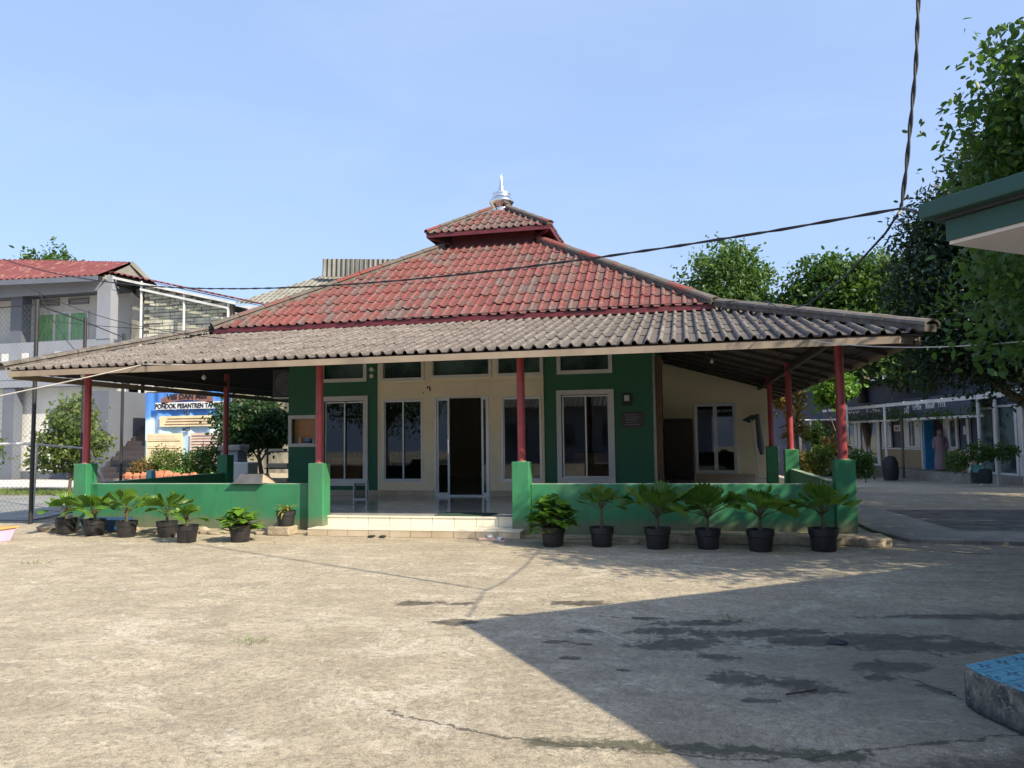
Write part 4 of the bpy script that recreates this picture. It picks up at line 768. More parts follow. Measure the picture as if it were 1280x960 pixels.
pf=[(1.455,4.745),(1.47,4.60),(1.60,4.27),(2.6,1.6),(9.0,6.0),(11.5,9.8),(2.9,5.85)]
n=N('stained_platform_side'); f=n.noise(7,8,.75); sp=n.new('ShaderNodeSeparateXYZ'); n.l.new(n.coord(),sp.inputs[0]); c_=n.mix(n.ramp(f,[(.40,0),(.6,1)]),(.045,.05,.055),(.24,.21,.16)); c_=n.mix(n.ramp(n.noise(22,6,.8),[(.52,0),(.62,.8)]),c_,(.36,.34,.27)); n.color(n.mix(n.ramp(n.math('ADD',sp.outputs[2],n.math('MULTIPLY',f,.1)),[(.06,.85),(.16,0)]),c_,(.035,.042,.055))); n.rough(.9); n.bump(f,.8,.04); M['plat']=n.m
tp=part('platform',MB().prism(pf,0,.215),M['plat'],cb,bevel=.02)
n=N('blue_mosaic_tile'); P_=n.coord(); mp=n.new('ShaderNodeMapping'); mp.inputs['Rotation'].default_value=(0,0,-R(37.2)); n.l.new(P_,mp.inputs[0]); br=n.new('ShaderNodeTexBrick'); n.l.new(mp.outputs[0],br.inputs[0])
br.inputs['Scale'].default_value=10; br.inputs['Mortar Size'].default_value=.03; br.inputs['Brick Width'].default_value=.6; br.inputs['Row Height'].default_value=.6; br.offset=0; br.inputs[1].default_value=(.10,.36,.50,1); br.inputs[2].default_value=(.13,.42,.56,1); br.inputs[3].default_value=(.36,.46,.48,1)
n.color(n.mix(n.ramp(n.noise(6,6,.7),[(.42,0),(.7,.6)]),br.outputs[0],(.10,.2,.25))); n.rough(.25); M['mosaic']=n.m
M['motif']=paint('tile_motif',(.04,.05,.10),.3,.1,0)
# blue tiles laid one by one near the corner, rows along B
def inpoly(p,poly):
    c=False; n_=len(poly)
    for i in range(n_):
        (x1,y1),(x2,y2)=poly[i],poly[(i+1)%n_]
        if (y1>p[1])!=(y2>p[1]) and p[0]<(x2-x1)*(p[1]-y1)/(y2-y1)+x1: c=not c
    return c
cen=(2.5,4.2); pin=[(cen[0]+(x-cen[0])*.985,cen[1]+(y-cen[1])*.985) for x,y in pf]
ts=.15; o0=Vector((1.455,4.745,0)); tmp=MB(); 
# orthogonal tile grid, clipped to the platform outline
def clip(poly,cl):
    out=poly
    for i in range(len(cl)):
        a,b=cl[i],cl[(i+1)%len(cl)]; inp=out; out=[]
        if not inp: break
        side=lambda p:(b[0]-a[0])*(p[1]-a[1])-(b[1]-a[1])*(p[0]-a[0])
        for j in range(len(inp)):
            p,q=inp[j],inp[(j+1)%len(inp)]; sp,sq_=side(p),side(q)
            if sp>=0: out.append(p)
            if (sp>=0)!=(sq_>=0): t_=sp/(sp-sq_); out.append((p[0]+(q[0]-p[0])*t_,p[1]+(q[1]-p[1])*t_))
    return out
clp=pin if sum(pin[i][0]*pin[(i+1)%len(pin)][1]-pin[(i+1)%len(pin)][0]*pin[i][1] for i in range(len(pin)))>0 else pin[::-1]
for i in range(-2,12):
    for j in range(-8,12):
        a=o0+B_*(i*ts)-A_*(-j*ts)*1.0
        a=o0+B_*(i*ts)+A_*(j*ts)
        if (a-Vector((1.5,4.7,0))).length>1.6: continue
        g_=.004; sqp=[a+B_*g_+A_*g_,a+B_*(ts-g_)+A_*g_,a+B_*(ts-g_)+A_*(ts-g_),a+B_*g_+A_*(ts-g_)]; pc=clip([(p.x,p.y) for p in sqp][::-1],clp)
        if len(pc)<3: continue
        tl_=part('mosaic_tile',MB().prism(pc,.216,.222),M['mosaic'],cb)
        mm=MB(); c_=a+B_*ts/2+A_*ts/2
        for du,dv in ((.024,0),(-.024,0),(0,.024),(0,-.024)):
            p=c_+B_*du+A_*dv; w2=.014 if du else .005; w3=.005 if du else .014
            if inpoly((p.x,p.y),pin): mm.prism([(p+B_*w2+A_*w3)[:2],(p-B_*w2+A_*w3)[:2],(p-B_*w2-A_*w3)[:2],(p+B_*w2-A_*w3)[:2]],.2222,.2232)
        if mm.v: part('motif',mm,M['motif'],tl_)
part('mosaic_floor',MB().prism([(p[0]+.0,p[1]) for p in [(cen[0]+(x-cen[0])*.98,cen[1]+(y-cen[1])*.98) for x,y in pf]],.2151,.2158),M['mosaic'],cb)
# ------------------------------------------------------------------ cables
def sag(a,b,s,n_=16):
    a=Vector(a);b=Vector(b); return [a.lerp(b,i/n_)-Vector((0,0,s*4*(i/n_)*(1-i/n_))) for i in range(n_+1)]
def twisted(pts,r,turn,n_):
    """two strands twisted about each other"""
    pts=[Vector(p) for p in pts]; out=[[],[]]; L=0
    for i in range(len(pts)-1):
        for k in range(n_):
            t=k/n_; p=pts[i].lerp(pts[i+1],t); d=(pts[i+1]-pts[i]).normalized(); s=d.cross(Vector((0,1,.2))).normalized(); u=s.cross(d); a=L/turn*2*math.pi
            for q in (0,1): out[q].append(p+(s*math.cos(a+q*math.pi)+u*math.sin(a+q*math.pi))*r)
            L+=(pts[i+1]-pts[i]).length/n_
    return out
J=Vector((1.48,5.57,3.03))
vc=MB(); 
for st in twisted([(2.1,5.1,9.0),(1.66,5.45,4.9),(1.60,5.50,4.0),(1.52,5.55,3.3),J],.0075,.42,14): vc.tube(st,.0085,6)
vc.tube([J,(1.455,5.9,2.95),(1.40,7.0,2.87),(1.38,9.0,2.96),(1.43,11.5,3.30),(1.47,14.0,3.86),(.9,14.3,3.95),(-1.0,14.1,3.93),(-3.3,14.2,3.95),(-6,14,3.88)],.009,6)
single('power_cable',vc,M['cable'],'twisted black cable coming down from the sky at right and running onto the roof','cable')
hc=MB(); pth=[Vector((1.30,4.6,2.745)),J+Vector((.0,0,.005))]
far=Vector((-14.84,13.8,5.67)); P0=J; pts=sag(J,far,.62,22)
for st in twisted(pth+pts[1:],.006,.6,5): hc.tube(st,.0075,5)
single('power_cable',hc,M['cable'],'long black cable crossing in front of the red roof towards the left','cable')
single('cable_tie',MB().tube([J-Vector((.02,0,.03)),J+Vector((.02,0,-.0))],.012,6),M['cable_w'],'pale cable clip where the two black cables meet','cable clip')
wc=MB().tube(sag((-10.75,9.9,2.25),(-8.59,10.65,2.77),.01,6)+sag((-8.55,10.65,2.78),(-7.2,10.66,2.72),.0,3),.008,5); single('pale_wire',wc,M['cable_w'],'pale wire running from the left edge up to the eave','wire')
single('thin_wire',MB().tube(sag((1.63,10.66,2.75),(3.3,7.4,2.32),.10,12),.005,5),M['cable_w'],'thin pale wire sagging from the right end of the eave towards the trees','wire')
single('thin_wire',MB().tube(sag((-7.4,10.68,2.74),(-4.5,13.2,2.98),.05,8)+sag((-4.5,13.2,2.98),(-1.2,10.72,2.80),.06,8),.005,5),M['cable_w'],'thin pale wire strung under the eave before the cream wall','wire')
for k,(a,b,s,lab) in enumerate((((-16.5,16,5.6),(-8.9,13.4,3.56),.25,'upper dark wire sagging from the left to the grey roof'),((-16.0,16,5.45),(-10.9,11.9,3.12),.15,'lower dark wire dropping from the left to the roof end'),((-17,17.5,4.9),(-9,14.2,3.8),.06,'thin dark wire level across the left house'))):
    single('thin_wire',MB().tube(sag(a,b,s,12),.008,5),M['cable'],lab,'wire')
# ------------------------------------------------------------------ fence and court
fence=thing('chain_link_fence','tall chain-link fence with black posts round the sports court at left','fence',(-12.2,12.2,0))
F=[Vector((-16.5,12.35,0)),Vector((-12.17,12.17,0)),Vector((-12.92,14.21,0)),Vector((-13.92,16.6,0))]
for p in F[1:]: part('fence_post',MB().tube([p,p+Vector((0,0,4.3))],.038,10),M['black_metal'],fence)
for a,b in zip(F[:-1],F[1:]):
    m=MB(); L=(b-a).length; d=(b-a)/L; Hh=4.15; st=.11; k=int((L+Hh)/st); nn=Vector((-d.y,d.x,0))*.004
    for i in range(k):
        for sg in (1,-1):
            # diagonal from bottom u0 upwards
            u0=i*st-(Hh if sg>0 else 0); u1=u0+Hh*sg if sg>0 else u0-Hh
            z0,z1=.05,.05+Hh; ua,ub=u0,u1
            if sg>0:
                if ua<0: z0+=-ua; ua=0
                if ub>L: z1-=ub-L; ub=L
            else:
                if ub<0: z1-=-ub; ub=0
                if ua>L: z0+=ua-L; ua=L
            if z1-z0<.05: continue
            p=a+d*ua+Vector((0,0,z0)); q=a+d*ub+Vector((0,0,z1)); wv=(q-p).normalized().cross(nn).normalized()*.0022
            m.add([p-wv,p+wv,q+wv,q-wv],[(0,1,2,3)])
    part('wire_mesh',m,M['wire'],fence,kind='stuff')
    part('fence_rail',MB().tube([a+Vector((0,0,.06)),b+Vector((0,0,.06))],.012,6),M['black_metal'],fence); part('fence_rail',MB().tube([a+Vector((0,0,4.2)),b+Vector((0,0,4.2))],.012,6),M['black_metal'],fence)
gp=thing('goal_frame','white tubular goal frame behind the fence at the left edge','goal',(-12.9,12.9,0)); T=lambda x,y,z:(x,y,z)
part('goal_post',MB().tube([(-12.72,12.75,0),(-12.66,12.75,1.52)],.03,8),M['white_pipe'],gp); part('crossbar',MB().tube([(-12.66,12.75,1.52),(-15.5,12.9,1.52)],.03,8),M['white_pipe'],gp); part('back_stay',MB().tube([(-12.66,12.75,1.50),(-12.45,13.9,1.40),(-12.3,14.6,.03)],.022,8),M['white_pipe'],gp); part('ground_bar',MB().tube([(-12.72,12.75,.03),(-12.3,14.6,.03)],.022,8),M['white_pipe'],gp)
# grass strip
gg=np.random.default_rng(3); n_=16000; X=gg.uniform(-34,-15.5,n_); Y=gg.uniform(18.9,20.6,n_); ok=Y<20.6-(X+15.5)*.0; X,Y=X[ok],Y[ok]; n_=len(X)
hgt=gg.uniform(.05,.16,n_); an=gg.uniform(0,6.28,n_); w_=.012
v=np.stack([np.stack([X-w_*np.cos(an),Y-w_*np.sin(an),0*X],1),np.stack([X+w_*np.cos(an),Y+w_*np.sin(an),0*X],1),np.stack([X+hgt*.5*np.sin(an),Y+hgt*.5*np.cos(an),hgt],1)],1).reshape(-1,3)
o=part('grass_strip',npmesh('grass_strip',v,np.arange(n_*3).reshape(-1,3),gg.uniform(0,1,n_),M['grass']),None); tag(o,'strip of green grass behind the court at the left','grass',None,'stuff')
struct('grass_soil',MB().prism([(-60,18.8),(-15.2,18.8),(-16.2,20.7),(-60,20.7)],.012,.02),M['earth'])
# ------------------------------------------------------------------ left two-storey house
LX,LY=-23.45,27.2
h=thing('two_storey_house','two-storey grey and white house with rusty red sheet roof at the far left','house',(-30,27.2,0))
part('wall',MB().box(-60,LX-.02,28.5,31,.0,8.095),M['pale_wall'],h)
part('floor_slab',MB().box(-60,LX,27.2,28.49,3.98,4.3),M['grey_wall'],h); part('parapet',MB().box(-60,LX,27.18,27.35,4.3,5.91),M['grey_wall'],h)
part('roof_beam',MB().box(-60,LX,27.2,27.45,8.0,8.6),M['grey_wall'],h); part('porch_ceiling',MB().box(-60,LX,27.46,28.49,8.1,8.2),M['grey_dk'],h)
part('column',MB().box(LX-.68,LX-.02,27.15,27.6,5.91,8.0),M['grey_wall'],h); part('column',MB().box(-28.9,-28.3,27.5,28.0,5.91,8.0),M['grey_dk'],h); part('column',MB().box(-28.9,-28.3,27.25,27.7,0,3.98),M['grey_dk'],h)
part('ground_floor_wall',MB().box(-60,LX+1.5,27.9,28.4,0,3.98),M['pale_wall'],h)
part('skirt_band',MB().box(-60,-24.8,27.80,27.89,0,.35),M['grey_dk'],h)
part('tiled_skirt',MB().box(-60,-24.8,27.84,27.899,.351,1.6),M['white'],h)
for k in range(2): part('grey_panel',MB().box(-24.6+k*.9,-23.73+k*.9,27.80,27.89,0,3.4),M['grey_wall'],h)
for x0,x1 in ((-28.95,-28.6),(-27.9,-27.55),(-26.2,-25.85),(-25.2,-24.85)): part('parapet_slot',MB().box(x0,x1,27.165,27.179,4.75,5.45),M['white'],h)
wf=frame(-28.5,-25.7,6.05,7.42,28.42,28.5,.09,M['white'],h)
part('window_mullion',MB().box(-27.55,-27.43,28.42,28.5,6.14,7.33).box(-26.72,-26.6,28.42,28.5,6.14,7.33),M['white'],wf)
for a,b in ((-28.41,-27.55),(-27.43,-26.72),(-26.6,-25.79)): part('pane',MB().box(a,b,28.45,28.47,6.14,7.33),M['glass_green'],wf)
for a,b in ((-28.5,-27.3),(-26.8,-25.75)):
    f_=frame(a,b,7.72,8.02,28.44,28.5,.05,M['grey_wall'],h,'vent_frame')
    for k in range(3): part('vent_slat',MB().bar((a+.05,28.46,7.80+k*.07),(b-.05,28.46,7.80+k*.07),.05,.012),M['grey_dk'],f_)
gf=frame(-27.0,-25.3,2.0,3.0,27.82,27.9,.08,M['grey_dk'],h); part('pane',MB().box(-26.92,-25.38,27.85,27.87,2.08,2.92),M['glass_dk'],gf)
def corr(A,B,At,Bt,pitch,amp,th=.02):
    A,B,At,Bt=map(Vector,(A,B,At,Bt)); k=int((B-A).length/pitch)*4; n_=((B-A).cross(At-A)).normalized(); n_=n_ if n_.z>0 else -n_; m=MB(); vs=[]
    for i in range(k+1):
        t=i/k; o=n_*amp*math.sin(i*math.pi/2); vs+=[A.lerp(B,t)+o,At.lerp(Bt,t)+o,A.lerp(B,t)+o-n_*th]
    m.add(vs,[(3*i,3*i+3,3*i+4,3*i+1) for i in range(k)]+[(3*i+2,3*i+5,3*i+3,3*i) for i in range(k)]); return m
rf=part('roof',corr((-38,26.4,8.75),(LX-.1,26.4,8.45),(-38,28.6,10.7),(LX-.3,28.6,9.5),.30,.04),M['zinc_red'],h,smooth=True); part('roof_back',corr((LX-.3,28.6,9.5),(-38,28.6,10.7),(LX,31.5,7.9),(-38,31.5,8.6),.3,.04),M['zinc_red'],rf)
part('gable',MB().add([(LX-.25,26.9,8.45),(LX-.25,28.6,9.40),(LX-.25,31.4,7.9)],[(0,1,2)]),M['zinc_grey'],rf); part('gable_board',MB().bar((LX-.2,28.55,9.45),(LX+.1,31.5,7.8),.05,.2),M['zinc_grey'],rf)
part('fascia_board',MB().bar((-38,26.43,8.62),(LX-.05,26.43,8.32),.04,.22),M['grey_dk'],rf)
# stair annex with lean-to roof
an=thing('stair_annex','stained open annex with lean-to sheet roof on white pipes, right of the grey house','annex',(-21,28,0))
part('dirty_wall',MB().box(-23.4,-23.1,28.6,36,0,8.3),M['mossy'],an); part('dirty_wall',MB().add([(-23.1,27.9,0),(-22.32,27.9,0),(-22.32,27.9,7.4),(-23.1,27.9,8.0),(-23.1,28.1,0),(-22.32,28.1,0),(-22.32,28.1,7.4),(-23.1,28.1,8.0)],[(0,1,2,3),(7,6,5,4),(3,2,6,7),(0,4,5,1),(1,5,6,2)]),M['mossy'],an)
part('rear_wall',MB().box(-23.0,-15.5,33.0,33.2,0,7.6),M['mossy'],an)
part('lean_to_roof',corr((-23.9,27.3,8.85),(-17.6,27.3,7.32),(-23.9,35,9.3),(-17.6,35,7.7),.3,.035),M['zinc_red'],an)
part('roof_lining',MB().add([(-23.9,27.35,8.76),(-17.6,27.35,7.23),(-17.6,35,7.6),(-23.9,35,9.2)],[(0,1,2,3)]),M['grey_dk'],an)
part('gutter_beam',MB().bar((-23.9,27.28,8.62),(-17.7,27.28,7.12),.08,.10).bar((-22.15,27.3,7.95),(-18.05,27.3,6.95),.07,.09),M['white_pipe'],an)
for k in range(5): part('ceiling_strut',MB().bar((-23.5,28.4+k*1.5,8.45),(-17.8,28.4+k*1.5,7.05),.05,.07),M['grey_dk'],an)
for x,zt in ((-22.15,8.3),(-18.05,7.2),(-20.1,7.7)): part('white_pole',MB().tube([(x,27.37,0),(x,27.37,zt)],.05,8),M['white_pipe'],an)
# brick-like render screen behind (rows of pale battens)
n=N('pale_rough_blockwork'); br=n.new('ShaderNodeTexBrick'); mp=n.new('ShaderNodeMapping'); mp.inputs['Rotation'].default_value=(R(90),0,0); n.l.new(n.coord(),mp.inputs[0]); n.l.new(mp.outputs[0],br.inputs[0]); br.inputs['Scale'].default_value=1; br.inputs['Brick Width'].default_value=.75; br.inputs['Row Height'].default_value=.28; br.inputs['Mortar Size'].default_value=.03
br.inputs[1].default_value=(.48,.50,.38,1); br.inputs[2].default_value=(.60,.60,.48,1); br.inputs[3].default_value=(.26,.26,.22,1); n.color(n.mix(n.ramp(n.noise(1.5,6),[(.45,0),(.6,.6)]),br.outputs[0],(.25,.24,.2))); n.rough(.9); M['block']=n.m
rg=random.Random(11); zr=lambda x:8.76-(x+23.9)*.243
scr=part('block_wall',MB().add([(-22.3,27.8,4.5),(-18.1,27.8,4.5),(-18.1,27.8,zr(-18.1)-.1),(-22.3,27.8,zr(-22.3)-.1),(-22.3,27.95,4.5),(-18.1,27.95,4.5),(-18.1,27.95,zr(-18.1)-.1),(-22.3,27.95,zr(-22.3)-.1)],[(0,1,2,3),(7,6,5,4),(3,2,6,7),(0,4,5,1)]),M['grout'],an)
for j in range(22):
    for i in range(9):
        x=-22.28+i*.5+(.25 if j%2 else 0); z=5.1+j*.145
        if x+.47>-18.1 or z+.13>zr(x+.47)-.12: continue
        part('block',MB().box(x,x+.488-rg.random()*.02,27.75-rg.random()*.05,27.81,z+rg.random()*.012,z+.132),M['block'],scr)
single('blue_tarpaulin',MB().add([(-21.7,27.5,5.75),(-20.3,27.55,5.45),(-19.9,27.5,4.8),(-21.8,27.5,4.7)],[(0,1,2,3)]),paint('pale_blue_sheet',(.32,.42,.60),.6,.2,.2,3),'pale blue tarpaulin hanging in the open annex above the grey roof','tarpaulin')
stt=thing('staircase','dark concrete staircase climbing beside the blue banner','staircase',(-21.3,26,0))
for k in range(12): part('stair_step',MB().box(-22.0,-20.2,24.6+k*.28,24.6+(k+1)*.28-.003,0,.2*(k+1)),paint('stair_tile',(.06,.048,.05),.5,.2,0) if k==0 else bpy.data.materials['stair_tile'],stt)
part('stair_wall',MB().box(-20.1,-19.6,25.9,30,0,4.3),M['mossy'],stt); part('stair_wall',MB().box(-22.9,-22.1,25.6,28.0,0,3.6),M['grey_dk'],stt)
# grey roofed building behind
gb=thing('grey_roofed_hall','building with big grey corrugated roof rising behind the mosque at left','building',(-20,44,0))
part('wall',MB().box(-25,-12,41.4,52,0,9.4),M['pale_wall'],gb); part('white_gutter',MB().bar((-26.2,40.0,9.35),(-12,40.4,9.0),.12,.42),M['white_pipe'],gb)
part('roof',MB().add([(0,0,0)]*3,[(0,1,2)]) if False else corr((-25.9,40.0,9.75),(-12.0,40.2,9.2),(-20.9,46.0,13.0),(-12.0,46.2,12.2),.33,.07),M['zinc_pale'],gb)
part('roof_parapet',corr((-21.8,43.0,11.7),(-12,43.2,11.1),(-21.8,43.05,12.85),(-12,43.25,12.2),.3,.05),M['zinc_pale'],gb)
# ------------------------------------------------------------------ banner
bn=thing('banner','large blue printed banner with a brown ribbon heading and two text columns beside the stairs','banner',(-17.4,24,0))
n=N('banner_print'); P_=n.coord(); sep=n.new('ShaderNodeSeparateXYZ'); n.l.new(P_,sep.inputs[0]); z=sep.outputs[2]; f=n.noise(1.2,4,.6)
mr=n.new('ShaderNodeMapRange'); mr.inputs[1].default_value=.45; mr.inputs[2].default_value=3.3; n.l.new(n.math('ADD',z,n.math('MULTIPLY',n.math('SUBTRACT',f,.5),.9)),mr.inputs[0])
n.color(n.ramp(mr.outputs[0],[(.05,(.25,.52,.10)),(.16,(.45,.68,.20)),(.24,(.55,.72,.85)),(.62,(.60,.76,.92)),(.72,(.10,.30,.72)),(1,(.07,.22,.62))])); n.rough(.6); M['banner']=n.m
m=MB(); K=40; vs=[]
for i in range(K+1):
    x=-19.15+3.5*i/K
    for zz in (.3,1.5,2.5,3.32): vs.append((x,24+.05*math.sin(i*.55)*(1 if zz<3 else .3)+.03*math.sin(i*1.3+zz),zz-(.0 if zz>3 else 0)))
m.add(vs,[(4*i+j,4*(i+1)+j,4*(i+1)+j+1,4*i+j+1) for i in range(K) for j in range(3)]); part('banner_sheet',m,M['banner'],bn,smooth=True)
part('banner_frame',MB().box(-19.2,-15.6,24.10,24.16,3.28,3.36).box(-19.2,-19.12,24.1,24.16,0,3.28).box(-15.68,-15.6,24.1,24.16,0,3.28),M['wood_dk'],bn)
def text(s,x,z,y,size,mat,parent,name='lettering',rot=(R(90),0,0),sx=1.,bold=0.,align='CENTER'):
    cu=bpy.data.curves.new(name,'FONT'); cu.body=s; cu.size=size; cu.align_x=align; cu.extrude=.004; cu.offset=bold; ob=bpy.data.objects.new(name,cu); col.objects.link(ob)
    dg=bpy.context.evaluated_depsgraph_get(); me=bpy.data.meshes.new_from_object(ob.evaluated_get(dg)); bpy.data.objects.remove(ob); me.materials.clear(); me.materials.append(mat)
    me.transform(Matrix.Translation((x,y,z))@Matrix.Rotation(rot[2],4,'Z')@Matrix.Rotation(rot[0],4,'X')@Matrix.Diagonal((sx,1,1,1))); return part(name,me,None,parent)
BLK=paint('print_black',(.02,.02,.03),.5,.1,0); BRN=paint('print_brown',(.26,.12,.09),.5,.2,0); YEL=paint('print_yellow',(.80,.68,.42),.5,.15,0); PKB=paint('print_peach',(.72,.55,.46),.5,.15,0,5); WHT=paint('print_white',(.78,.78,.76),.5,.05,0)
bw=23.90
rib=MB(); vs=[]
for i in range(17):
    t=i/16*2-1; vs+=[(-17.35+t*1.05,bw-.02,3.02-.16*t*t),(-17.35+t*1.05,bw-.02,3.25-.14*t*t)]
rib.add(vs,[(2*i,2*i+2,2*i+3,2*i+1) for i in range(16)]); part('ribbon_print',rib,BRN,bn)
text('VISI DAN MISI',-17.35,3.06,bw-.03,.27,BLK,bn,bold=.008); part('heading_band',MB().box(-18.65,-15.75,bw-.02,bw-.016,2.70,2.95),WHT,bn)
text('PONDOK PESANTREN TAHFIDZ',-17.22,2.74,bw-.03,.235,BLK,bn,bold=.006,sx=.84); text('VISI',-17.35,2.50,bw-.03,.18,BLK,bn,bold=.006); text('MISI',-17.35,1.92,bw-.03,.18,BLK,bn,bold=.004)
part('text_panel',MB().box(-18.45,-16.2,bw-.02,bw-.016,2.08,2.46),YEL,bn)
for k in range(3): part('text_line',MB().box(-18.25+.06*k,-16.4-.05*k,bw-.028,bw-.022,2.14+k*.1,2.175+k*.1),BRN,bn)
part('text_panel',MB().box(-18.98,-17.5,bw-.02,bw-.016,.72,1.84),YEL,bn); part('text_panel',MB().box(-17.2,-15.75,bw-.02,bw-.016,.55,1.84),PKB,bn)
for k in range(12):
    if k not in (3,8): part('text_line',MB().box(-18.93,-17.6-.12*((k*7)%3),bw-.028,bw-.022,.78+k*.086,.803+k*.086),PKB if k%3 else BRN,bn)
    part('text_line',MB().box(-17.13,-15.85-.1*((k*5)%3),bw-.028,bw-.022,.62+k*.1,.645+k*.1),BLK if k%2 else BRN,bn)
# planter with rocks and shrubs
pln=thing('raised_planter','raised bed with terracotta rocks below the banner, left of the mosque','planter',(-15.3,20.5,0)); part('retaining_wall',MB().prism([(-17.2,20.2),(-13.2,20.0),(-13.2,21.8),(-17.2,21.8)],0,.42),M['mossy'],pln)
g=random.Random(9)
for i in range(9):
    x=-16.7+i*.28; m=MB(); vs=[]; s=g.uniform(.14,.22)
    for zz,k in ((0,1),(.5,1.1),(.95,.55)):
        for q in range(7): a=q/7*6.283; vs.append((x+s*k*math.cos(a)*g.uniform(.8,1.25),20.25+s*.6*k*math.sin(a),.42+s*1.2*zz*g.uniform(.8,1.1)))
    m.add(vs,[(r_*7+q,r_*7+(q+1)%7,(r_+1)*7+(q+1)%7,(r_+1)*7+q) for r_ in range(2) for q in range(7)]+[tuple(range(14,21))]); single('rock',m,M['terracotta'],'terracotta rock on the planter edge, %s in the row from the left'%('first','second','third','fourth','fifth','sixth','seventh','eighth','last')[i],'rock','terracotta rocks on the planter edge')
tree('low_shrub','reddish low shrub among the rocks at the left of the planter',(-16.5,20.6,.42),.02,[(-16.5,20.6,.72,.34,.3,.26,90)],14,.07,.07,M['lf_red'],'shrub',None,31,3)
tree('low_shrub','rounded yellow-green shrub in the middle of the planter below the banner',(-15.95,20.9,.42),.03,[(-15.95,20.9,.92,.55,.4,.38,150)],14,.07,.08,M['lf_yel'],'shrub',None,32,3)
tree('low_shrub','dark green hedge-like shrub at the right of the planter beside the verandah pillar',(-14.4,20.9,.42),.03,[(-14.9,20.9,.9,.55,.4,.42,150),(-14.1,20.9,.95,.65,.4,.48,170),(-13.5,20.9,1.0,.4,.4,.42,100)],14,.08,.09,M['lf_mid'],'shrub',None,33,3)
tree('round_tree','dense round-crowned citrus-like tree behind the left side of the verandah',(-12.55,21,.0),.07,[(-12.9,21,2.05,1.12,1.0,.85,420),(-12.3,21,1.9,.75,.7,.6,150)],16,.13,.11,M['lf_dark'],'tree',None,34,6,1.7)
tree('young_tree','loose yellow-green young tree behind the leftmost red pillar',(-18.6,20,.0),.04,[(-18.5,20,2.2,.75,.6,.75,150),(-18.9,20,1.3,.95,.7,.7,190),(-18.0,20,1.5,.6,.5,.5,80)],12,.14,.13,M['lf_yel'],'tree',None,35,8,1.7)
tree('young_tree','bushy yellow-green tree at the extreme left edge behind the goal',(-21.3,19,.0),.05,[(-21.3,19,1.4,.8,.7,.9,170)],12,.14,.13,M['lf_yel'],'tree',None,36,6,1.7)
# debris seen between tree and hall
gd=random.Random(4)
for i,(x,y,z0,w_,h_,mt,lab) in enumerate(((-12.6,19.5,0,.55,1.25,'grey_wall','pale grey crate standing behind the verandah under the round tree'),(-11.75,18.5,0,.75,.95,'pale_wall','pale blue-grey tank beside the crate behind the verandah'),(-12.55,19.4,1.26,.7,.16,'old_conc','slab lying on top of the grey crate'),)):
    single('crate' if i==0 else ('water_tank' if i==1 else 'slab'),MB().box(x-w_/2,x+w_/2,y-.25,y+.25,z0,z0+h_),M[mt],lab,('crate','tank','slab')[i],bevel=.03)
rk=thing('storage_rack','dark metal rack with folded goods seen left of the hall corner','rack',(-10.9,19,0))
for x in (-11.25,-10.55): part('rack_post',MB().box(x-.02,x+.02,18.98,19.02,0,1.25),M['black_metal'],rk)
for z in (.35,.75,1.2): part('rack_shelf',MB().box(-11.25,-10.55,18.85,19.15,z,z+.03),M['black_metal'],rk)
for k in range(3): part('folded_cloth',MB().box(-11.2,-10.6,18.9,19.1,.39+k*.4,.50+k*.4) if k<2 else MB().box(-11.15,-10.7,18.9,19.1,1.235,1.3),M['riser_low'],rk)
single('parked_panel',MB().box(-12.4,-9.2,24.5,24.6,0,2.1),paint('pale_pinkish_board',(.62,.56,.52),.8,.2,.2,3,dirt=(.3,.25,.22),dirtamt=.9),'pale panelled board wall seen behind the round tree','board wall')
# ------------------------------------------------------------------ right: school building
RT=Vector((math.cos(R(YAW)),math.sin(R(YAW)),0)); FW=Vector((-math.sin(R(YAW)),math.cos(R(YAW)),0)); FZ=-.08
# building frame: D runs along the front wall away from the yard, o is how far in front of the wall a piece stands
def bp(D,o,z=0): return RT*(18.2-o+.0*D)+FW*D+Vector((0,0,z))
sb=thing('school_building','low slate-blue building with ochre base and white-framed windows at the far right','building',tuple(bp(31,0)))
def sbx(name,D0,D1,o0,o1,z0,z1,mat,p=None,**k):
    q=[bp(D,o) for D,o in ((D0,o0),(D1,o0),(D1,o1),(D0,o1))]; return part(name,MB().prism([(a.x,a.y) for a in q],z0,z1),mat,p or sb,**k)
px=lambda x,o=0:(18.2-o)*950/(x-640)
sbx('wall',20,64,-6,0,.77,4.0,M['navy']); sbx('wall_base',20,64,-6,.04,-.6,.75,M['ochre']); sbx('string_course',20,46,.0,.07,.75,.82,M['white_pipe']); sbx('floor_kerb',20,46,.04,1.0,-.6,FZ,M['old_conc']); sbx('eave_board',20,46,-.1,.5,4.0,4.1,M['navy'])
sbx('fascia_panel',28.2,44,1.15,1.2,2.17,2.9,M['navy']); sbx('porch_roof',28.2,44,0.1,1.3,2.905,2.96,M['navy'])
n=N('tan_roof_tiles'); br=n.noise(8,4); n.color(n.ramp(br,[(.3,(.15,.11,.08)),(.7,(.30,.24,.18))])); n.rough(.9); M['tan']=n.m
part('tiled_roof',corr(bp(50,.9,4.05),bp(36.8,.9,4.1),bp(50,-4,6.3),bp(36.8,-4,6.3),.25,.05),M['tan'],sb,smooth=True); sbx('roof_trim',36.8,50,.8,.9,4.0,4.15,M['white_pipe']); sbx('pale_parapet',29,36.7,-.9,-.8,4.1,4.75,M['zinc_grey'])
part('low_roof',MB().add([bp(20,.6,4.15),bp(36.7,.6,4.15),bp(36.7,-.8,4.6),bp(20,-.8,4.6)],[(0,1,2,3)]),M['tan'],sb)
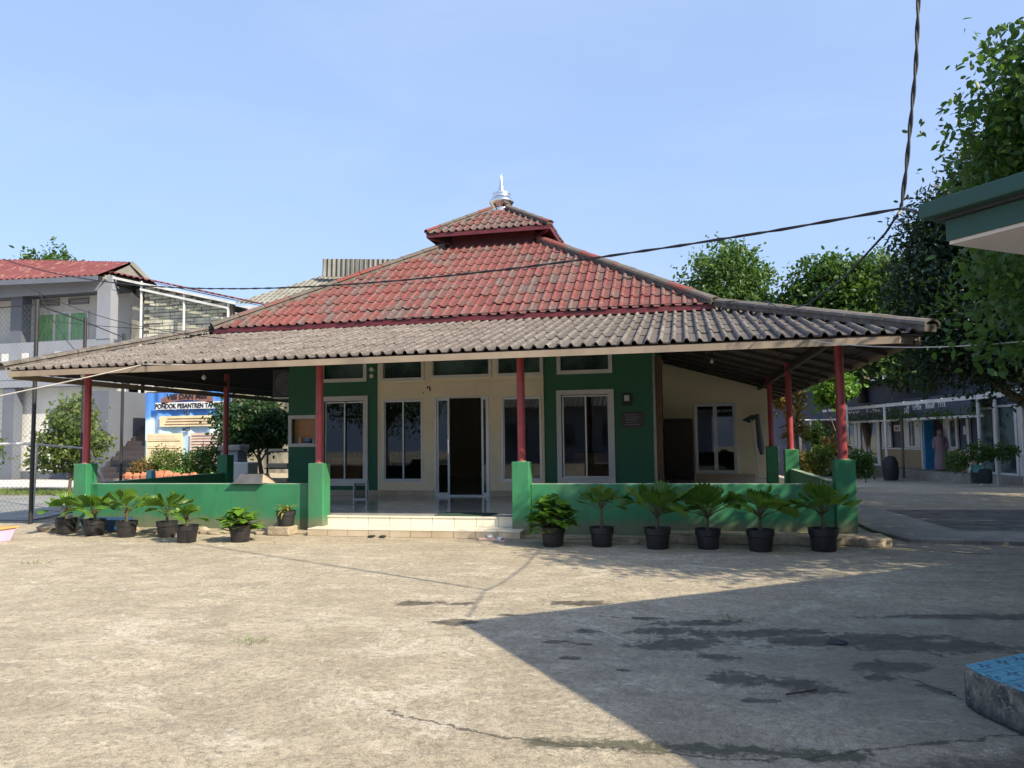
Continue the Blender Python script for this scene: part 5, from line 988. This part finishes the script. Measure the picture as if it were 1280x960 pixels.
def sbwin(x0,x1,z0,z1,nm=1,door=False,mat=None,tw=.10):
    D1,D0=px(x0),px(x1); r=sbx('door_frame' if door else 'window_frame',D0,D0+tw,.05,.12,z0,z1,M['white_pipe'])
    sbx('jamb',D1-tw,D1,.05,.12,z0,z1,M['white_pipe'],r); sbx('head',D0+tw,D1-tw,.05,.12,z1-.08,z1,M['white_pipe'],r); sbx('sill',D0+tw,D1-tw,.05,.12,z0,z0+.08,M['white_pipe'],r)
    for k in range(nm):
        a=D0+tw+(D1-D0-2*tw)*k/nm; b=D0+tw+(D1-D0-2*tw)*(k+1)/nm; sbx('pane',a+.01,b-.01,.045,.08,z0+.082,z1-.082,mat or M['glass_dk'],r)
        if k: sbx('mullion',a-.04,a+.04,.05,.12,z0+.08,z1-.08,M['white_pipe'],r)
for x0,x1,z0,z1,nm,dr_,tw in ((1058,1072,.84,2.1,1,False,.3),(1073,1100,FZ,2.1,2,True,.3),(1103,1114.5,.84,2.1,1,False,.2),(1131,1151,.84,2.1,1,False,.45),(1151.5,1166,FZ,2.1,1,True,.15),(1186,1198,.84,2.1,1,False,.15),(1224,1246,FZ,2.45,1,True,.14),(1246.5,1273,FZ,2.5,1,True,.14),(1274,1300,FZ,2.5,1,True,.14)): sbwin(x0,x1,z0,z1,nm,dr_,None,tw)
sbx('doorway',px(1181),px(1167),.045,.06,FZ,2.1,M['wood_dk']); sbx('jamb',px(1186),px(1181),.05,.14,FZ,2.15,M['white_pipe']); sbx('jamb',px(1213),px(1210),.05,.14,FZ,2.15,M['white_pipe'])
sbx('door_leaf',px(1167.5),px(1166),.06,.5,FZ+.02,2.05,M['skyblue'])
for x0,x1,z0,z1,mt in ((1117,1125,1.6,1.9,'white'),(1201.5,1209,1.35,1.85,'blue')):
    nb_=sbx('notice',px(x1),px(x0),.045,.055,z0,z1,M[mt]); sbx('notice_print',px(x1)+.12,px(x0)-.12,.056,.06,z0+.07,z1-.1,M['white'] if mt=='blue' else M['grey_wall'],nb_)
# worn white lettering on the fascia panel: too small in the photo to read, so built as the same rows of broken strokes
gs=random.Random(77); gl_=MB()
def stroke(x0,x1,za,zb): 
    D0,D1=px(x1,1.2),px(x0,1.2); q=[bp(D,o) for D,o in ((D0,1.21),(D1,1.21),(D1,1.22),(D0,1.22))]; gl_.prism([(a.x,a.y) for a in q],za,zb)
for x0,x1,zc,hh in ((1058,1075,2.57,.13),(1083,1100,2.57,.14),(1105,1111,2.57,.14),(1130,1136.5,2.52,.34),(1140,1151.5,2.58,.21),(1157,1169,2.60,.21),(1173,1183,2.62,.21)):
    x=x0
    while x<x1-1:
        w_=gs.uniform(1.4,2.2); 
        for q_ in range(2): xx=x+gs.uniform(0,w_*.6); stroke(xx,xx+.5,zc-hh/2,zc+hh/2*gs.uniform(.3,1))
        stroke(x,x+w_,zc+gs.choice((-.5,0,.35))*hh,zc+gs.choice((-.5,0,.35))*hh+.0+.045); x+=w_+.5
part('faded_lettering',gl_,WHT,sb,kind='stuff')
pg=thing('pergola','long white pipe pergola with climbing plants in front of the slate-blue building','pergola',tuple(bp(30,2)))
def pgp(D,z,o=1.95): return bp(D,o,z)
for x,zt in ((1046,2.70),(1105,2.7),(1222,2.72),(1243,2.6),(1276,2.75)):
    D=px(x,1.95); g0=gh(*pgp(D,0)[:2]); part('pergola_post',MB().tube([pgp(D,g0-.05),pgp(D,zt)],.06,8),M['white_pipe'],pg)
part('pergola_beam',MB().bar(pgp(46,2.70),pgp(26.6,2.72),.10,.12),M['white_pipe'],pg); part('pergola_beam',MB().bar(pgp(26.5,2.76),pgp(20,2.8),.12,.22),M['white_pipe'],pg); part('pergola_beam',MB().bar(pgp(46,2.07,1.5),pgp(27,2.09,1.5),.08,.09),M['white_pipe'],pg)
for k in range(12): part('pergola_rib',MB().bar(pgp(26+k*1.4,2.79),pgp(26+k*1.4,2.9,.4),.05,.05),M['white_pipe'],pg)
C=np.array([list(pgp(random.uniform(27,38),2.13+abs(random.gauss(0,.12)),random.uniform(1.4,1.9))) for _ in range(90)]); v,f,tt=leafcloud(C,.13,8,.13,1.6,seed=5); o=part('climbing_plant',npmesh('climbing_plant',v,f,tt,M['lf_mid']),None); tag(o,'thin green climber lying along the lower pergola beam','climber',None,'stuff')
single('grey_tree_stem',MB().tube([bp(32.3,1.7,-.4),bp(32.4,1.65,1.0),bp(32.5,1.6,2.5)],.055,8),M['bark'],'slim grey tree stem standing before the open blue-edged door','tree stem')
# potted bush on drum, figure in doorway, motorbike etc.
PB=bp(25.2,2.78+.0,-.17)
t=thing('potted_bush','spreading bush in a cyan pot standing on a dark drum before the slate-blue building','potted plant',tuple(PB)); part('drum',MB().lathe((0,0,0),[(.30,0),(.32,.25),(.30,.45),(.2,.47)],16),paint('dark_teal_drum',(.015,.035,.04),.5,.2,0),t,local=True,smooth=True); part('pot',MB().lathe((-.17,-.12,.36),[(.12,0),(.17,.22),(.19,.24),(.14,.24)],16),M['cyan'],t,local=True,smooth=True)
C=lobes([(0,0,1.02,.55,.45,.30,90),(-.72,0,.72,.36,.35,.32,60),(.72,0,.98,.42,.4,.26,50)],41); v,f,tt=leafcloud(C,.09,14,.07,1.5,seed=41); part('foliage',npmesh('foliage',v,f,tt,M['lf_mid']),None,t,local=True); part('trunk',MB().tube([(-.1,-.05,.5),(-.05,0,.85),(-.5,0,.8)],.02,6).tube([(-.05,0,.75),(.6,0,.95)],.018,6),M['bark'],t,local=True)
def person(loc,rz,lab,cloth,skin):
    t=thing('person',lab,'person',loc,rz)
    sk=[(0,0,.92),(0,0,1.08),(0,0,1.26),(0,0,1.42),(0,0,1.50),(0,-.01,1.57),(0,-.015,1.65),(.17,0,1.40),(.22,.02,1.16),(.19,-.12,.98),(.17,-.19,.92),(-.17,0,1.40),(-.22,.02,1.16),(-.2,-.06,.92),(-.2,-.09,.82),(.09,0,.86),(.10,-.01,.48),(.10,.02,.07),(.10,-.12,.03),(-.09,0,.86),(-.10,-.02,.48),(-.10,.03,.07),(-.10,-.11,.03)]
    ed=[(0,1),(1,2),(2,3),(3,4),(4,5),(5,6),(3,7),(7,8),(8,9),(9,10),(3,11),(11,12),(12,13),(13,14),(0,15),(15,16),(16,17),(17,18),(0,19),(19,20),(20,21),(21,22)]
    rad=[.13,.12,.13,.10,.05,.085,.08,.055,.042,.03,.028,.055,.042,.03,.028,.085,.055,.04,.03,.085,.055,.04,.03]
    me=bpy.data.meshes.new('body'); me.from_pydata(sk,ed,[]); me.materials.append(skin); o=bpy.data.objects.new('body',me); col.objects.link(o); wparent(o,t,True)
    s=o.modifiers.new('skin','SKIN'); 
    for i,r_ in enumerate(rad): me.skin_vertices[0].data[i].radius=(r_,r_*.8)
    me.skin_vertices[0].data[0].use_root=True; b=o.modifiers.new('sub','SUBSURF'); b.levels=1; b.render_levels=2
    part('robe',MB().lathe((0,0,.06),[(.27,0),(.24,.5),(.19,.85),(.20,1.15),(.19,1.33),(.09,1.42)],16),cloth,t,local=True,smooth=True)
    part('headscarf',MB().lathe((0,.015,1.40),[(.20,-.12),(.15,.02),(.10,.10),(.11,.20),(.10,.29),(.04,.335)],16),cloth,t,local=True,smooth=True)
    part('sleeve',MB().tube([(.17,0,1.40),(.24,.02,1.16),(.20,-.12,.99)],[.075,.075,.07],10),cloth,t,local=True,smooth=True); part('sleeve',MB().tube([(-.17,0,1.40),(-.24,.02,1.16),(-.21,-.06,.93)],[.075,.075,.07],10),cloth,t,local=True,smooth=True)
    part('face',MB().lathe((0,-.035,1.50),[(.03,0),(.065,.05),(.075,.11),(.065,.17),(.02,.20)],12),skin,t,local=True,smooth=True)
SK=paint('skin',(.36,.20,.13),.55,.05,0); RB=paint('dusty_mauve_cloth',(.24,.17,.20),.9,.1,.1)
p=bp(px(1172.5,.35),.35); person((p.x,p.y,FZ),R(-20),'person in a long mauve robe standing in the open doorway of the slate-blue building',RB,SK)
# motorbike (dark) beside the pergola post
mb_=thing('motorbike','dark motorbike parked by the pergola post under the covered front','motorbike',tuple(bp(35.2,2.6,-.48)),R(-8))
for x in (-.6,.6):
    w_=part('wheel',MB().tube([(x+.25*math.cos(a/20*6.283),0,.28+.25*math.sin(a/20*6.283)) for a in range(21)],.045,8,False),blk,mb_,local=True,smooth=True); part('hub',MB().tube([(x,-.05,.28),(x,.05,.28)],.07,10),M['steel'],w_,local=True)
part('body',MB().add([(-.85,-.1,.55),(-.3,-.13,.35),(.25,-.12,.3),(.45,-.12,.6),(.55,-.1,.95),(.35,-.1,.9),(.1,-.12,.55),(-.3,-.14,.72),(-.8,-.1,.78)]+[(-.85,.1,.55),(-.3,.13,.35),(.25,.12,.3),(.45,.12,.6),(.55,.1,.95),(.35,.1,.9),(.1,.12,.55),(-.3,.14,.72),(-.8,.1,.78)],[tuple(range(9)),tuple(range(17,8,-1))]+[(i,(i+1)%9,(i+1)%9+9,i+9) for i in range(9)]),M['black_metal'],mb_,local=True,bevel=.03)
part('seat',MB().box(-.8,-.05,-.13,.13,.74,.84),blk,mb_,local=True,bevel=.03); part('handlebar',MB().tube([(.45,-.32,1.02),(.5,0,.98),(.45,.32,1.02)],.016,6),M['steel'],mb_,local=True); part('fork',MB().tube([(.6,.06,.28),(.48,.05,.95)],.022,6),M['steel'],mb_,local=True)
# dark covered heap
single('covered_motorbike',MB().lathe(tuple(bp(32.2,2.3,-.45)),[(.28,0),(.33,.4),(.3,.75),(.2,.96),(.08,1.0)],12),paint('black_tarp',(.012,.012,.016),.6,.2,.5,3),'heap under a black cover right of the pergola post','covered heap',smooth=True)
# planter kerb and small plants near pergola
single('green_planter_kerb',MB().bar(bp(34.5,2.3,-.42),bp(37.5,2.9,-.4),.5,.3),M['can_green'],'low dark green planter kerb at the foot of the pergola','planter')
for k,(x,y,z,sz,lab,mt) in enumerate(((5.7,27.6,.5,.4,'leafy green plant in the kerbed planter beside the corner pillar','lf_mid'),(4.3,27.3,1.45,.38,'green leafy plant in front of the white gate frame','lf_mid'),(3.9,24.3,.75,.38,'yellow-green shrub just outside the right verandah wall','lf_yel'),(3.55,25.6,.55,.42,'reddish mixed shrub outside the right verandah wall','lf_red'),(4.75,26.6,1.0,.36,'tall plant with dark reddish leaves left of the corner pillar','lf_red'))):
    tree('garden_plant',lab,(x,y,0),.02,[(x,y,z,sz,sz,sz*1.1,70)],10,.16,.09,M[mt],'plant',None,50+k,3,2.2)
t=thing('dried_dracaena','spiky brown-leaved dracaena on a thin trunk outside the right verandah','plant',(3.25,23.9,0)); part('trunk',MB().tube([(3.25,23.9,0),(3.2,23.9,1.6)],.04,8),M['bark'],t)
m=MB(); g=random.Random(3)
for i in range(70):
    a=g.random()*6.28; e=g.uniform(-.9,1.1); L=g.uniform(.35,.6); b=Vector((3.2,23.9,1.45+g.random()*.6)); d=Vector((math.cos(a)*math.cos(e),math.sin(a)*math.cos(e),math.sin(e))); s_=Vector((-math.sin(a),math.cos(a),0))*.022; m.add([b-s_,b+s_,b+d*L*.6+s_,b+d*L-Vector((0,0,.1)),b+d*L*.6-s_],[(0,1,2,3,4)],g.random())
part('leaves',m,M['lf_dry'],t)
gt=thing('white_gate_frame','white tubular gate frame standing between verandah and slate-blue building','gate',(4.3,28.5,0))
for x in (3.9,4.25,5.2,5.45): part('gate_post',MB().tube([(x,28.2,0),(x,28.2,2.5 if x>5.3 else 2.0)],.035,8),M['white_pipe'],gt)
part('gate_rail',MB().tube([(3.9,28.2,.5),(5.2,28.2,.5)],.03,6).tube([(3.9,28.2,2.0),(5.2,28.2,2.0)],.03,6),M['white_pipe'],gt); part('gate_panel',MB().box(4.27,5.18,28.2,28.22,.55,1.95),M['wood_dk'],gt)
tree('round_topped_tree','small bright round tree seen beside the right corner pillar under the eave',(4.7,25.6,0),.06,[(4.62,25.6,2.95,.62,.6,.58,170)],14,.15,.09,M['lf_pot'],'tree',None,61,4,1.6)
tree('orange_leaved_tree','small tree with orange and green leaves between the right verandah pillars',(3.3,26.5,0),.04,[(3.35,26.5,2.7,.5,.5,.5,70)],12,.15,.1,M['lf_red'],'tree',None,62,4,1.6)
# neighbouring low roof just beyond right verandah (dark wall block)
nb2=thing('grey_side_building','grey blue block wall building filling the gap behind the right verandah','building',(1.5,36,0)); part('wall',MB().box(-8,6.2,37.5,40,-.6,3.9),M['navy'],nb2); part('roof_slab',MB().box(-8.2,6.3,37.2,40.2,3.92,4.1),M['grey_wall'],nb2)
# ------------------------------------------------------------------ trees
tree('shade_tree','near tree with small fresh green leaves reaching in above the green canopy at upper right',(7.6,9.9,0),.16,
 [(6.0,7.2,4.7,2.0,1.7,1.0,300),(3.6,8.2,4.6,.85,.8,.85,330),(4.7,7.9,5.1,1.45,1.2,1.2,330),(3.6,8.8,4.05,.65,.7,.6,170),(4.6,8.3,4.3,1.0,.8,.8,110),(4.9,8.6,3.3,1.1,1.0,.9,130),(7.8,8.2,4.6,2.4,2.0,1.2,380),(9.6,9.6,4.8,2.2,2.0,1.3,430),(4.2,6.9,4.1,1.2,.9,.5,150),(6.6,10.4,4.2,1.7,1.5,1.2,300),(3.3,8.0,2.75,.75,.6,.6,130)],17,.095,.135,M['lf_near'],'tree',None,71,48,1.7)
tree('big_dark_tree','big dark drooping tree behind the right end of the mosque roof',(8.2,19.5,0),.25,
 [(7.2,19.3,5.1,1.7,1.8,1.9,520),(8.6,19.6,5.6,2.2,2.2,2.3,560),(6.1,18.5,3.6,1.3,1.3,1.0,220),(8.2,18.6,3.5,2.3,1.6,1.3,420),(10.4,19.5,4.8,2.4,2.2,2.4,380),(6.6,19.6,6.1,1.3,1.2,1.1,260),(7.9,19.4,7.4,1.6,1.4,1.3,300),(5.7,19.0,4.6,.9,.9,1.0,150)],34,.15,.25,M['lf_deep'],'tree',None,72,14,2.4)
tree('roadside_tree','tree beyond the right edge whose shade falls over the driveway',(11.3,11.2,0),.2,[(11.3,11.2,5.4,3.2,3.0,1.8,520),(13.5,13.5,5.2,3.0,2.8,1.8,420),(10.2,14.6,5.6,2.2,2.2,1.5,330)],30,.17,.26,M['lf_dark'],'tree',None,73,10)
tree('roadside_tree','broad tree beyond the right edge shading the far driveway',(14.5,22,0),.25,[(14.5,22,6,3.6,3.4,2.2,520),(12.6,25.5,6,3.2,3,2,420),(17.5,20,6.5,3.5,3,2.2,420)],30,.2,.3,M['lf_dark'],'tree',None,74,8)
tree('far_tree','tall bright green tree rising directly behind the right shoulder of the red roof',(2.6,44,0),.3,[(2.6,44,9.6,2.4,2.2,2.6,330),(1.6,44,7.9,1.8,1.8,1.8,160),(4.2,44,7.6,2.0,1.8,1.9,180)],30,.27,.30,M['lf_far'],'tree','trees beyond the mosque',81,8)
tree('far_tree','broad leafy tree between the tall tree and the dark tree beyond the roof',(9.5,42,0),.3,[(8.0,42,8.5,2.5,2.2,2.3,320),(10.3,42,8.3,2.4,2.2,2.2,320),(12.8,42,7.3,2.0,2,1.9,200),(6.3,42,6.9,2.2,2,1.6,180)],30,.28,.32,M['lf_mid'],'tree','trees beyond the mosque',82,8)
tree('far_tree','low pale green tree under the dark tree at the end of the grey ridge',(11.0,36,0),.2,[(10.6,36,5.4,2.2,2,1.8,220),(8.2,37,5.2,2.4,2,1.5,200)],14,.32,.3,M['lf_far'],'tree','trees beyond the mosque',83,6)
tree('far_tree','rounded tree top above the red roof at the extreme left',(-46,48,0),.3,[(-46.5,48,14.2,2.4,2,1.9,230)],14,.4,.4,M['lf_mid'],'tree','trees beyond the house',84,4)
tree('far_tree','tiny tree top just above the ridge of the red-roofed house',(-41.5,48,0),.2,[(-41.8,48,13.2,1.6,1,.8,90)],12,.35,.3,M['lf_mid'],'tree','trees beyond the house',85,3)

bb=thing('unseen_house','pale house with grey sheet roof facing the mosque from behind the viewer','house',(-6,-16,0)); part('wall',MB().box(-13,2,-22,-15,0,3.6),M['grey_wall'],bb); part('roof',corr((-14,-14,3.4),(3,-14,3.4),(-14,-19,5.6),(3,-19,5.6),.3,.04),M['zinc_grey'],bb)  # unseen house and trees added behind the viewer to darken window reflections
for x in (-11,-8,-5,-2): part('window',MB().box(x,x+1.3,-14.99,-14.95,1,2.4),M['glass_dk'],bb)
tree('unseen_yard_tree','leafy tree behind the viewer at the left of the pale house',(-18,-12,0),.25,[(-18,-12,4.5,4,3,2.6,500)],14,.25,.3,M['lf_mid'],'tree','trees behind the viewer',91,6)
tree('unseen_yard_tree','leafy tree behind the viewer at the right of the pale house',(7,-17,0),.25,[(7,-17,5,4,3,3.2,600)],14,.25,.3,M['lf_mid'],'tree','trees behind the viewer',92,6)
tree('unseen_yard_tree','tall tree rising over the pale house behind the viewer',(-4,-26,0),.3,[(-4,-26,6.5,6,3,3.6,600)],14,.3,.4,M['lf_mid'],'tree','trees behind the viewer',93,6)

fl_=random.Random(12)
for (x,y) in ((-6.95,10.2),(-6.3,10.05),(-5.95,10.3),(-2.2,10.1),(-1.5,10.0),(.1,9.9),(1.2,10.0),(-8.4,9.9)):
    a=fl_.random()*6.28; L=.05; d=Vector((math.cos(a),math.sin(a),0)); q=Vector((-d.y,d.x,0)); b=Vector((x,y,.008))
    tag(part('fallen_leaf',MB().add([b,b+d*L*.5+q*L*.3+Vector((0,0,.012)),b+d*L,b+d*L*.5-q*L*.3],[(0,1,2),(0,2,3)],.95),M['lf_brom'],None),'small fallen yellow leaf lying on the concrete near the potted plants','fallen leaf','fallen leaves before the potted plants')
